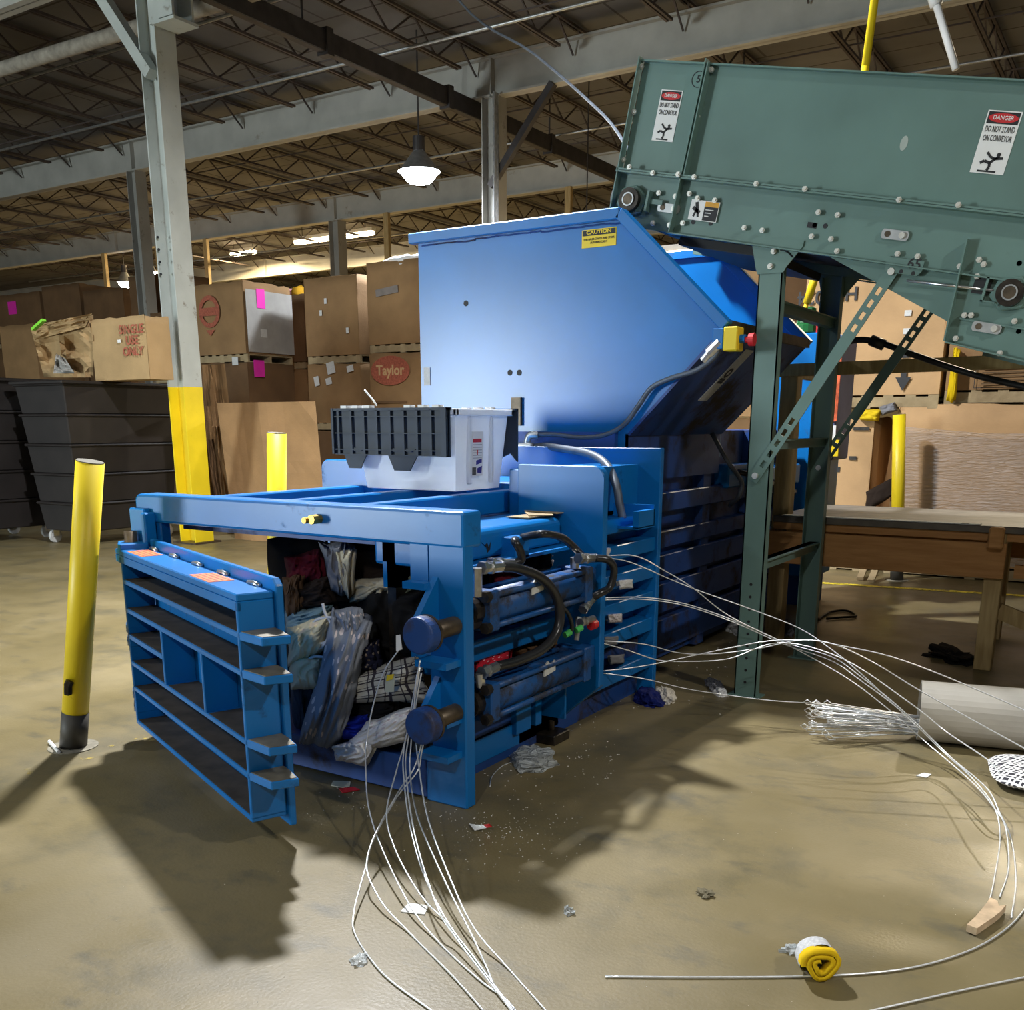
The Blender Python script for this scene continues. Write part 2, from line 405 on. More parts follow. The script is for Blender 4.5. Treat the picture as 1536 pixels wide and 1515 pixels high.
column('grey steel column rising behind the stacked cardboard boxes under the strip light', -17.7, 19.8, False, m=M_GCOL, w=.3)
# long dark cable tray / rail under the joists
d = thing('bus_duct', 'long dark steel duct hung under the roof passing the grey column', 'duct', (-9.6, 14, 5.95))
MB().box(-9.66, -9.54, 8.0, 30, 5.95, 6.2).build('duct_body', M_DUCT, d, bevel=.01)
for y in (10.6, 13.2, 16.2, 19.0): MB().box(-9.69, -9.51, y, y + .12, 5.92, 6.23).build('joint_collar', M_DUCT, d)
for y in (10.26, 16.26, 22): MB().box(-9.61, -9.59, y - .01, y + .01, 6.2, 6.95).build('hanger', M_DUCT, d)
for px0, py0 in ((160, 385), (240, 372), (312, 362), (583, 318), (856, 276)):
    q = PY(px0, py0, 19.75)
    tag(MB().box(q.x - .07, q.x + .07, 19.62, 19.72, 0, ZB).build('timber_post', M_WOOD, bevel=.006), 'thin timber post standing behind the cardboard stacks up to the roof girder', 'post', 'thin timber posts')
tag(MB().tube(crom([Vector((PY(560, -110, 9).x, 9.0, 6.9)), PY(688, 0, 9.0), PY(800, 80, 8.6), PY(905, 172, 7.6), PY(970, 248, 6.6), Vector((-2.2, 6.03, 2.75))], 6), .012, 6).build('cable', M_CONDUIT, None, True), 'thin pale cable slanting down across the roof towards the green conveyor', 'cable')

# floor paint
mL, r1 = worn_line('worn_yellow_line', (.85, .68, .03)); r1.inputs[1].default_value = .40; r1.inputs[2].default_value = .5
mL2, r2 = worn_line('faded_yellow_line', (.80, .58, .05)); r2.inputs[1].default_value = .57; r2.inputs[2].default_value = .66
def strip(name, a, b_, wd, m):
    a = Vector(a); b_ = Vector(b_); n = Vector((-(b_ - a).y, (b_ - a).x, 0)).normalized() * wd / 2
    z = Vector((0, 0, .003)); return MB().add([a - n + z, b_ - n + z, b_ + n + z, a + n + z], [(0, 1, 2, 3)]).build(name, m, fl)
strip('painted_line', PZ(1100, 866), PZ(1536, 894), .10, mL)
strip('painted_line', PZ(0, 1172), PZ(225, 1108), .10, mL2)

# ------------------------------------------------------------------ lamps
M_LENS = emit('lamp_lens', (.92, .96, 1), 26)
M_LENSW = emit('tube_lens', (1, .80, .50), 14)
for i, (x, y, z, wt, c) in enumerate(HIGHBAYS):
    names = ['between the baler hopper and the door', 'over the aisle left of the baler', 'over the aisle right of the conveyor', 'over the aisle in front of the baler',
             'glowing beside the grey column', 'over the boxes beyond the conveyor', 'glowing far off beside the dim grey column', 'far off over the dark back corner']
    t = thing('high_bay_lamp', 'round high bay lamp hanging ' + names[i], 'lamp', (x, y, z))
    k_ = 1.35 if i == 4 else 1
    b = MB(); b.tube([(x, y, z + .02), (x, y, z + .1), (x, y, z + .2), (x, y, z + .3)], .24 * k_, 24, False, .09)
    b.build('shade', M_GALV, t, True)
    MB().cyl((x, y, z + .28), (x, y, z + .5), .09, 16).build('driver_housing', M_DUCT, t)
    MB().cyl((x, y, z + .5), (x, y, 6.95), .012, 6).build('hanger_rod', M_DUCT, t)
    b = MB()
    for k in range(7):
        a0 = k / 6 * math.pi / 2
    b.tube([(x, y, z + .02), (x, y, z - .03), (x, y, z - .09), (x, y, z - .13)], .225 * k_, 24, True, .12 * k_)
    b.build('lens', M_LENS, t, True)
    ld = bpy.data.lights.new('lamp', 'AREA'); ld.shape = 'DISK'; ld.size = .34; ld.energy = wt; ld.color = c
    lo = bpy.data.objects.new('lamp_light', ld); COL.objects.link(lo); lo.location = (x, y, z - .15); hang(lo, t)
for i, (px0, py0, Yv, wt, c) in enumerate(STRIPS):
    q = PY(px0, py0, Yv)
    nm = ['far strip light glowing warm above the left cardboard stacks', 'warm strip light glowing behind the grey column over the cardboard stacks', 'strip light glowing behind the hopper and the conveyor head'][i]
    t = thing('strip_light', nm, 'lamp', q)
    L = [.55, 1.5, 1.6][i]
    MB().box(q.x - L, q.x + L, q.y - .09, q.y + .09, q.z + .05, q.z + .14).build('housing', M_WHITE, t)
    for s in (-.05, .05): MB().cyl((q.x - L + .05, q.y + s, q.z), (q.x + L - .05, q.y + s, q.z), .05, 10).build('tube', M_LENSW, t, True)
    for s in (-.8, .8): MB().cyl((q.x + s * L, q.y, q.z + .14), (q.x + s * L, q.y, 6.95), .01, 6).build('hanger_rod', M_DUCT, t)
    ld = bpy.data.lights.new('lamp', 'AREA'); ld.shape = 'RECTANGLE'; ld.size = 2 * L; ld.size_y = .2; ld.energy = wt; ld.color = c
    lo = bpy.data.objects.new('lamp_light', ld); COL.objects.link(lo); lo.location = (q.x, q.y, q.z - .08); hang(lo, t)

# ================================================================== BALER
FX0, FX1, FY0, FY1 = -3.77, -2.0, 2.825, 2.885
B = thing('baler', 'large blue horizontal baler with an open ribbed door and tall hopper', 'baler', (-2.85, 2.85, 0))
# front frame
MB().prism([(FX0, .15), (FX0, 1.02), (FX0 + .15, 1.02), (FX0 + .15, .15)], 'y', FY0 + .005, FY1).build('hinge_post', M_BLUE, B, bevel=.006)
fr = MB()
fr.prism([(FX1 - .19, .0), (FX1, 0), (FX1, 1.1), (FX1 - .16, 1.1), (FX1 - .16, .17), (FX1 - .19, .16)], 'y', FY0, FY1)
FRAME = fr.build('front_frame', M_BLUE, B, bevel=.006)
MB().prism([(FX0, .01), (FX1 - .19, .01), (FX1 - .19, .16), (FX0, .13)], 'y', FY0 + .004, FY1).build('sill', M_BLUEDARK, FRAME, bevel=.004)
MB().prism([(FX0, .985), (FX0, 1.085), (FX0 + .02, 1.105), (FX1 + .002, 1.105), (FX1 + .002, .975)], 'y', FY0 - .003, FY1 + .05).build('header_beam', M_BLUE, B, bevel=.012, segs=2)
MB().cyl(PY(480, 778, FY0), PY(480, 778, FY0) + Vector((0, -.05, 0)), .018, 8).cyl(PY(472, 779, FY0) + Vector((0, -.03, 0)), PY(472, 779, FY0) + Vector((0, -.06, 0)), .012, 8).build('brass_plug', M_BRASS, FRAME, label='brass hydraulic fitting')
# post gussets and rod shelves
for z0, z1 in ((.70, .87), (.33, .50)):
    MB().prism([(FY0, z0), (FY0, z1), (FY0 - .15, z0 + .005)], 'x', -2.14, -2.115).build('gusset', M_BLUE, FRAME)
for z in (.695, .565, .35, .215):
    MB().box(-2.16, -2.02, FY0 - .09, FY0, z - .012, z + .012).build('rod_shelf', M_BLUE, FRAME)
MB().box(-2.24, -2.16, FY0 + .0, FY0 + .05, .83, .985).box(-2.24, -2.14, FY0 - .05, FY0 + .04, .825, .85).build('latch_bracket', M_BLUE, FRAME)
# locking rods with round heads, and the hydraulic cylinders behind
for k, zc in enumerate((.70, .375)):
    cx = -2.045
    rod = MB().cyl((cx, 2.62, zc), (cx, 3.0, zc), .034, 20).build('piston_rod', M_RUST, B, True)
    MB().cyl((cx, 2.605, zc), (cx, 2.66, zc), .066, 28).build('rod_head', M_BLUEDARK, rod, bevel=.008, segs=2)
    MB().ring((cx, 2.655, zc), (0, 1, 0), .02, .067, .012, 28).build('head_rim', M_RUST, rod)
    za = zc + .035 if k == 0 else zc + .01
    cy = MB().cyl((cx, 2.98, za), (cx, 3.72, za), .064, 24).build('hydraulic_cylinder', M_BLUEWORN, B, True)
    MB().box(cx - .076, cx + .076, 2.95, 3.01, za - .076, za + .076).build('end_cap', M_BLUEWORN, cy, bevel=.006)
    MB().box(cx - .076, cx + .076, 3.68, 3.74, za - .076, za + .076).box(cx - .05, cx + .02, 3.74, 3.876, za - .05, za + .05).build('end_cap', M_BLUEWORN, cy, bevel=.006)
    for sx in (-1, 1):
        for sz in (-1, 1): MB().cyl((cx + sx * .06, 2.93, za + sz * .058), (cx + sx * .06, 3.74, za + sz * .058), .012, 8).build('tie_rod', M_BLUEWORN, cy, True)
    b = MB()
    for sx in (-1, 1):
        for sz in (-1, 1): b.cyl((cx + sx * .06, 2.925, za + sz * .058), (cx + sx * .06, 2.955, za + sz * .058), .022, 6)
    b.cyl((cx, 2.9, za), (cx, 2.955, za), .05, 16)
    b.build('gland_nuts', M_GREASE, cy)
    st = [(3.25, .28), (3.35, -.01)][k]
    MB().prism([(st[0], za + .02), (st[0] + .09, za + .03), (st[0] + .085, za + .075), (st[0] + .05, za + .06), (st[0] + .03, za + .08), (st[0], za + .06)], 'x', cx + .060, cx + .0665).build('torn_label', M_LABEL, cy, label='torn white label')
Y1 = 3.876
# chamber: inner side walls, floor, slats
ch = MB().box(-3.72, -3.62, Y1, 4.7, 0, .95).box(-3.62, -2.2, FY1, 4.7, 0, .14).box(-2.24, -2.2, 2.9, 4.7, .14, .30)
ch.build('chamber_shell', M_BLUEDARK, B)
MB().box(-2.42, -2.36, FY1, 3.86, .80, .98).build('side_wall_rail', M_BLUE, B)
# outer horizontal rails on the right side, between the front frame and the bulkhead
top = MB().prism([(-2.46, .885), (-2.19, .885), (-2.19, .98), (-2.21, 1.0), (-2.46, 1.005)], 'y', FY1, 3.84).build('side_box_beam', M_BLUE, B, bevel=.012, segs=2)
MB().box(-2.25, -2.12, FY1, 3.84, .868, .882).build('drip_ledge', M_BLUE, top)
q = PX(720, 812, -2.189)
MB().prism([(q.y, q.z), (q.y + .03, q.z - .02), (q.y + .05, q.z - .01), (q.y + .06, q.z - .03), (q.y + .075, q.z - .01), (q.y + .07, q.z - .04), (q.y + .05, q.z - .05), (q.y + .045, q.z - .03)], 'x', -2.1895, -2.188).build('paint_scrape', M_INK, top)
MB().box(-2.3, -2.18, FY1, 3.86, .48, .567).build('side_rail', M_BLUE, B, bevel=.006)
lo_ = MB().box(-2.34, -2.2, FY1, 3.86, .03, .157).build('side_rail', M_BLUE, B, bevel=.006)
MB().box(-2.2, -2.193, 2.95, 3.5, .04, .145).build('side_plate', M_BLUE, lo_)
MB().box(-2.2, -2.17, 3.44, 3.56, .10, .33).box(-2.2, -2.17, 3.60, 3.65, .1, .33).box(-2.2, -2.08, 3.70, 3.715, .12, .33).build('cylinder_bracket', M_BLUE, B)
# outrigger foot
q = PZ(815, 1108)
f_ = MB().box(q.x - .12, q.x + .1, q.y - .07, q.y + .07, 0, .045).build('floor_foot', M_GREASE, B, bevel=.004)
MB().cyl((q.x + .03, q.y + .02, .045), (q.x + .03, q.y + .02, .085), .014, 6).build('anchor_bolt', M_RUST, f_)
# bulkhead 1 (two wings with rounded outer corners)
def rounded(x0, x1, z0, z1, r, right=True, cham=None):
    pts = [(x0, z0), (x1 - .225, z0), (x1, z0 + .2), (x1, z1 - r)] if right else [(x0, z0), (x1, z0), (x1, z1)]
    if right:
        for k in range(7):
            a = k / 6 * math.pi / 2; pts.append((x1 - r + r * math.cos(a), z1 - r + r * math.sin(a)))
        pts.append((x0, z1))
    else:
        for k in range(7):
            a = math.pi / 2 + k / 6 * math.pi / 2; pts.append((x0 + r + r * math.cos(a), z1 - r + r * math.sin(a)))
    return pts
Y1 = 3.876
MB().prism(rounded(-2.44, -2.0, .04, 1.225, .05), 'y', Y1, Y1 + .045).build('bulkhead_plate', M_BLUE, B, bevel=.005)
MB().prism(rounded(-3.645, -3.3, .04, 1.225, .05, False), 'y', Y1, Y1 + .045).build('bulkhead_plate', M_BLUE, B, bevel=.005)
Y2 = 4.72
MB().box(-3.6, -2.115, Y2, Y2 + .04, .0, 1.283).build('rear_bulkhead', M_BLUE, B, bevel=.004)
# top rails the tote stands on
for x in (-2.53, -2.93, -3.36):
    MB().box(x - .075, x, FY1 + .05, Y1 + .3, 1.0, 1.1).build('top_rail', M_BLUE, B, bevel=.006)
MB().box(-3.6, -2.24, FY1 + .05, 4.72, .95, .985).build('top_plate', M_BLUEDARK, B)
MB().box(-2.52, -2.30, Y1 + .05, Y2, .9, 1.20).box(-3.6, -2.5, 4.2, Y2, .98, 1.12).build('chamber_roof', M_BLUE, B, bevel=.006)
# bars on the side between the two bulkheads
for z in (.93, .80, .66, .52, .38, .18):
    MB().box(-2.3, -2.13, Y1 + .045, Y2, z - .035, z + .035).build('side_bar', M_BLUE, B, bevel=.004)
MB().box(-2.32, -2.24, Y1 + .045, Y2, .05, 1.2).build('inner_wall', M_BLUE, B)
# grey bracket for the conduit on the bulkhead
q = PY(930, 775, 4.3)
sb = MB().box(-2.3, -2.02, 4.28, 4.46, q.z - .055, q.z - .045).box(-2.05, -2.02, 4.28, 4.46, q.z - .05, q.z + .03).box(-2.3, -2.02, 4.45, 4.46, q.z - .05, q.z + .05).box(-2.30, -2.2, 4.28, 4.30, q.z - .05, q.z + .05).build('conduit_box', M_BLUE, B)
# rear body with ribs
XB = -2.40
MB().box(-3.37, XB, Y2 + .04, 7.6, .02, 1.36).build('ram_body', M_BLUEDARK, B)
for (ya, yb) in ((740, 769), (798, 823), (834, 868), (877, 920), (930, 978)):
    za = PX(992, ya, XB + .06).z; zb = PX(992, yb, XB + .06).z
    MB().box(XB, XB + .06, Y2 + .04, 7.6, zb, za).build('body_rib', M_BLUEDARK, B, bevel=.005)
for y in (5.9, 6.7, 7.4): MB().box(XB, XB + .05, y, y + .12, .02, 1.36).build('body_stiffener', M_BLUEDARK, B)
MB().box(-2.42, -2.2, 6.7, 7.4, .98, 1.12).box(-2.42, -2.3, 6.2, 6.6, 1.0, 1.15).build('valve_block', M_BLUE, B, bevel=.01)
for k in range(3): MB().tube(crom([(-2.28, 6.3 + .2 * k, 1.1), (-2.15, 6.5 + .2 * k, 1.05 - .05 * k), (-2.2, 6.9 + .2 * k, .92), (-2.32, 7.3, .8)], 6), .018, 8).build('hydraulic_hose', M_HOSE, B, True)

# hopper
YH, YR = 4.80, 6.13
HOP = [(-3.68, 1.2), (-3.68, 2.42), (-2.42, 2.42), (-1.84, 1.86), (-2.345, 1.35), (-2.345, 1.2)]
hp = MB().prism(HOP, 'y', YH, YH + .012).build('hopper_front_panel', M_BLUECLEAN, B)
MB().prism(HOP, 'y', YR, YR + .012).build('hopper_rear_panel', M_BLUECLEAN, B)
MB().box(-3.69, -3.68, YH, YR, 1.2, 2.42).build('hopper_side_panel', M_BLUECLEAN, B)
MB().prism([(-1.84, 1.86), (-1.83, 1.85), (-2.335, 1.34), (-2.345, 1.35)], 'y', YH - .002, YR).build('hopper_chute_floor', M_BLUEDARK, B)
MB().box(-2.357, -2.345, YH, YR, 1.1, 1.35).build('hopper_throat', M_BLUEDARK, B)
# rims and weld lines
b = MB().box(-3.735, -2.41, YH - .035, YH + .015, 2.385, 2.44)
hr = b.build('hopper_rim', M_BLUE, B, bevel=.005)
MB().box(-3.733, -3.68, YH - .02, YR, 2.392, 2.438).build('rim_return', M_BLUE, hr)
MB().box(-3.731, -2.41, YR - .015, YR + .035, 2.393, 2.436).build('rim_return', M_BLUE, hr)
for yy in (YH - .03, YR - .02):
    MB().bar((-2.415, yy + .025, 2.415), (-1.83, yy + .025, 1.855), .06, .055, (1, 0, 1)).build('chute_rim', M_BLUE, hr, bevel=.004)
MB().box(-1.87, -1.82, YH, YR, 1.835, 1.885).build('chute_lip', M_RUST, hr)
b = MB()
x = -3.66
while x < -2.45:
    l = random.uniform(.06, .2); z = 2.375 + random.uniform(-.004, .004); b.tube([(x, YH - .004, z), (x + l * .5, YH - .006, z + random.uniform(-.004, .004)), (x + l, YH - .004, z)], .004, 5); x += l
b.build('weld_seam', M_BLUEDARK, hp)
# holes and scraps on the face
b = MB()
for (ppx, ppy) in ((699, 455), (765, 559), (779, 559)):
    q = PY(ppx, ppy, YH); b.cyl(q + Vector((0, -.002, 0)), q + Vector((0, .002, 0)), .016, 10)
b.build('drill_hole', M_INK, hp)
q = PY(640, 562, YH - .003); MB().box(q.x - .02, q.x + .025, YH - .004, YH - .002, q.z - .06, q.z + .04).build('tape_scrap', M_LABEL, hp)
q = PY(776, 616, YH - .003); MB().box(q.x - .03, q.x + .03, YH - .02, YH, q.z - .08, q.z + .07).build('tape_scrap', M_RUST, hp)
# caution sign
q0 = PY(873, 373, YH); q1 = PY(925, 340, YH)
sx0, sx1, sz0, sz1 = q0.x, q1.x, q0.z, q1.z
FM = lambda x, z, y: frame_M((x, y, z), (1, 0, 0), (0, 0, 1))
MB().box(sx0, sx1, YH - .003, YH, sz0, sz1).build('caution_sign', M_YSIGN, hp, label='yellow CAUTION sign')
hh = sz1 - sz0
MB().box(sx0 + .004, sx1 - .004, YH - .004, YH - .003, sz1 - hh * .34, sz1 - .004).build('sign_header', M_INK, hp)
cx = (sx0 + sx1) / 2
lettering('CAUTION', hh * .27, M_YSIGN, FM(cx, sz1 - hh * .175, YH - .005), hp, width=(sx1 - sx0) * .72, bold=.0006)
lettering('THIS BALER STARTS AND STOPS\nAUTOMATICALLY', hh * .17, M_INK, FM(cx, sz0 + hh * .36, YH - .004), hp, width=(sx1 - sx0) * .9, bold=0, rows=1.1)
# stickers on the underside of the chute
un = Vector((1, 0, -1)).normalized()
for (pp, wd, hg, txt) in (((1064, 512), .20, .14, 'SS\nAL'), ((1088, 563), .36, .12, 'IIO')):
    d = ray(*pp); t = None
    A = Vector((-1.83, 0, 1.85)); t = (A - Vector((0, 0, H))).dot(un) / d.dot(un); q = Vector((0, 0, H)) + d * t; q.y = max(q.y, YH + hg / 2 + .02)
    Mx = frame_M(q + un * .004, (1, 0, 1), (0, -1, 0))
    MB(Mx).box(-wd / 2, wd / 2, -hg / 2, hg / 2, -.002, .001).build('chute_sticker', M_LABEL, hp, label='grey and white sticker under the chute')
    lettering(txt, hg * .7 if len(txt) == 3 else hg * .5, M_INK, Mx @ Matrix.Translation((0, 0, .002)), hp, bold=.004)
# e-stop box
q = PY(1095, 509, YH - .02)
es = MB().box(q.x - .075, q.x - .02, YH - .06, YH + .03, q.z - .045, q.z + .05).build('junction_box', M_BLUE, B, bevel=.004)
MB().box(q.x - .02, q.x + .05, YH - .06, YH + .03, q.z - .055, q.z + .055).build('stop_button_box', M_YSIGN, es, bevel=.005, label='yellow emergency stop box')
MB().cyl((q.x + .05, YH - .015, q.z), (q.x + .075, YH - .015, q.z), .02, 12).build('blue_collar', M_BLUE, es)
MB().cyl((q.x + .075, YH - .015, q.z - .005), (q.x + .11, YH - .015, q.z - .005), .014, 10).cyl((q.x + .095, YH - .015, q.z - .005), (q.x + .12, YH - .015, q.z - .005), .03, 16).build('stop_button', M_RED, es, label='red mushroom stop button')
yy = YH - .035
MB().cyl((q.x - .04, yy, q.z - .01), (q.x - .095, yy, q.z - .06), .03, 12).cyl((q.x - .095, yy, q.z - .06), (q.x - .125, yy, q.z - .095), .022, 12).build('conduit_elbow', M_CHROME, es)
pts = [PY(x_, y_, yy) for x_, y_ in ((1081, 517), (1072, 535), (1045, 555), (1005, 568), (977, 582), (958, 608), (935, 638), (905, 653), (870, 656), (835, 652), (808, 652))]
MB().tube(crom(pts, 6), .013, 10).build('flexible_conduit', M_CONDUIT, B, True)
pts = [PY(808, 652, yy), PY(796, 653, yy), PY(792, 660, yy), PY(791, 668, yy)]
MB().tube(crom(pts, 6), .022, 10).build('conduit_fitting', M_GALV, B, True)
q = PY(788, 671, yy); q2 = PY(803, 671, yy)
cb = MB().box(q.x - .05, q.x + .06, yy - .03, yy + .03, q.z - .025, q.z + .025).cyl((q.x, yy, q.z - .02), (q.x, yy, 1.2), .014, 10).build('conduit_junction', M_GALV, B, bevel=.01, segs=2)
pts = [PY(803, 671, yy), PY(815, 669, yy), PY(850, 674, yy - .1), PY(885, 681, yy - .2), PY(910, 697, yy - .3), PY(924, 727, 4.38), PY(929, 755, 4.36), PY(934, 778, 4.36)]
MB().tube(crom(pts, 6), .02, 10).build('flexible_conduit', M_CONDUIT, B, True)
pts = [PX(1068, 650, XB + .1), PX(1090, 690, XB + .2), PX(1112, 722, XB + .22), PX(1108, 745, XB + .2), PX(1095, 758, XB + .1)]
MB().tube(crom(pts, 6), .014, 8).build('flexible_conduit', M_CONDUIT, B, True)

# hoses on the cylinder side
def hose(pts, r=.018, m=M_HOSE, name='hydraulic_hose'): return MB().tube(crom(pts, 8), r, 10).build(name, m, B, True)
XS = -1.98
hose([PX(752, 850, XS - .02), PX(775, 852, XS), PX(810, 866, XS + .02), PX(832, 890, XS + .03), PX(840, 920, XS + .04), PX(834, 950, XS + .04), PX(812, 975, XS + .03), PX(775, 992, XS), PX(745, 1000, XS - .02)], .02)
hose([PX(770, 845, -2.02), PX(782, 840, -2.0), PX(780, 826, -2.0), PX(772, 812, -2.02), PX(774, 810, -2.13)], .016)
hose([PX(784, 806, -2.13), PX(815, 801, -2.0), PX(842, 806, -2.0), PX(860, 820, -2.0), PX(872, 832, -2.03)], .016)
hose([PX(893, 837, -1.97), PX(912, 840, -1.93), PX(921, 855, -1.92), PX(915, 880, -1.93), PX(900, 890, -1.95), PX(888, 897, -1.98)], .017)
hose([PX(838, 905, -2.0), PX(852, 920, -1.99), PX(858, 940, -1.99), PX(852, 955, -2.0)], .009)
def fitting(a, b_, r, x): 
    f = MB(); p = PX(*a, x); q = PX(*b_, x); f.cyl(p, q, r, 8); m_ = p.lerp(q, .45); f.cyl(p.lerp(q, .35), m_, r * 1.3, 6); f.cyl(p, p.lerp(q, .15), r * 1.25, 6)
    return f.build('hose_fitting', M_CHROME, B)
fitting((722, 852), (755, 850), .02, -2.0); fitting((735, 845), (770, 845), .018, -2.02); fitting((867, 838), (894, 837), .019, -1.98)
fitting((874, 915), (890, 896), .018, -1.98); fitting((870, 934), (890, 928), .016, -2.0); fitting((722, 1010), (745, 1000), .02, -2.0)
MB().cyl(PX(716, 852, -2.0), PX(716, 895, -2.0), .018, 8).build('hose_fitting', M_CHROME, B)
MB().cyl(PX(862, 836, -2.02), PX(862, 852, -2.02), .02, 8).build('hose_fitting', M_CHROME, B)
MB().cyl(PX(720, 1010, -2.01), PX(722, 1030, -2.01), .018, 8).build('hose_fitting', M_CHROME, B)
MB().cyl(PX(868, 925, -2.02), PX(864, 960, -2.02), .014, 8).build('hose_fitting', M_GALV, B)
q = PX(886, 938, -2.0); MB().cyl(q, q + Vector((0, .04, 0)), .022, 12).build('red_cap', M_RED, B, label='red plastic cap')
for pp in ((847, 953), (864, 946)):
    q = PX(*pp, -2.0); MB().cyl(q, q + Vector((.01, .03, .01)), .014, 10).build('green_seal', mat('green_plastic', (.08, .55, .12), .5), B, label='bright green plastic seal')
hb = PX(775, 808, -2.15)
MB().box(-2.2, -2.12, hb.y - .05, hb.y + .05, hb.z - .08, hb.z + .01).build('hose_clamp_bracket', M_BLUE, B, bevel=.004)

# ------------------------------------------------------------------ the door
FRp = Vector((-2.391, 2.131, 0)); FLp = Vector((-3.687, 2.66, 0))
du = (FRp - FLp); DL = du.length; du.normalize(); dn = Vector((-du.y, du.x, 0))
DM = Matrix(((du.x, dn.x, 0, FLp.x), (du.y, dn.y, 0, FLp.y), (0, 0, 1, 0), (0, 0, 0, 1)))   # u along, v inwards, z up
ZD0, ZD1, DD = .115, .88, .125
D = MB(DM).prism([(.02, .07), (DL + .02, .07), (DL + .02, ZD1 + .02), (DL - .005, ZD1 + .04), (.02, ZD1 + .04)], 'y', DD, DD + .025).build('door', M_BLUE, B, bevel=.004)
M_DUST = mat('brown_dust', (.05, .038, .026), .9, 0, .4, 12)
def dust(u0, u1, z): MB(DM).box(u0 + .02, u1 - .02, .006, DD - .002, z, z + .0015).build('dust_layer', M_DUST, D, label='brown dust lying on the door rib')
MB(DM).box(-.07, DL, 0, DD, ZD1 - .025, ZD1).build('door_top_channel', M_BLUE, D, bevel=.004)
MB(DM).box(-.07, DL, 0, .012, ZD1 - .055, ZD1 - .025).build('channel_flange', M_BLUE, D)
for z in (.745, .62, .385, .27, ZD0):
    MB(DM).box(.0, DL, 0, DD, z - .01, z + .01).build('door_rib', M_BLUE, D, bevel=.003)
    if z == .385: dust(0, .5, z + .01); dust(.518, .98, z + .01); dust(.998, DL, z + .01)
    else: dust(0, DL, z + .01)
MB(DM).box(.0, .5, 0, DD, .495, .515).build('door_rib', M_BLUE, D); dust(0, .5, .515)
for u, z0, z1 in ((0, ZD0, ZD1 - .025), (DL - .018, ZD0, ZD1 - .025), (.50, .385, .62), (.98, .385, .62)):
    MB(DM).box(u, u + .018, 0, DD, z0, z1).build('door_stile', M_BLUE, D, bevel=.003)
for z in (.745, .62, .385, .27):
    MB(DM).prism([(DL, .0), (DL + .13, .025), (DL + .145, .115), (DL + .06, .125), (DL, .125)], 'z', z - .014, z + .014).build('locking_lug', M_BLUE, D, bevel=.003)
    MB(DM).prism([(DL + .004, .006), (DL + .126, .03), (DL + .138, .11), (DL + .058, .119), (DL + .004, .119)], 'z', z + .0142, z + .016).build('lug_wear', mat('worn_blue_steel', (.17, .15, .11), .5, .3, .35, 14), D, label='bare worn steel top of the lug')
for z in (.89, .835, .53, .47, .23, .17):
    MB(DM).prism([(-.13, .03), (-.02, .0), (.02, .0), (.02, .12), (-.06, .12), (-.13, .09)], 'z', z - .014, z + .014).build('hinge_leaf', M_BLUE, D, bevel=.003)
MB().box(-3.775, -3.67, FY0 - .035, FY0, .89, 1.045).box(-3.67, -3.64, FY0 - .06, FY0, .86, 1.03).build('hinge_bracket', M_BLUE, FRAME, bevel=.006)
MB(DM).cyl((-.07, .07, .14), (-.07, .07, .95), .028, 14).build('hinge_pin', M_RUST, D, True)
for u in (.08, .90):
    MB(DM).box(u, u + .21, .012, .10, ZD1, ZD1 + .0015).build('warning_sticker', M_ORANGE, D, label='orange warning sticker')
    for j in range(2):
        for k in range(4): MB(DM).box(u + .012 + j * .1, u + .10 + j * .1, .022 + k * .02, .029 + k * .02, ZD1 + .0015, ZD1 + .002).build('print_line', mat('dark_orange_print', (.35, .05, .02), .6), D)
for u in (.05, .33, .62, .9, 1.2):
    MB(DM).tube([(u, .118, ZD1 + .003), (u + .05, .115, ZD1 + .008), (u + .1, .118, ZD1 + .003)], .009, 6).build('weld_bead', M_CHROME, D, True)
MB(DM).box(.955, .978, .04, .1, .52, .60).build('paper_label', M_WHITE, D)

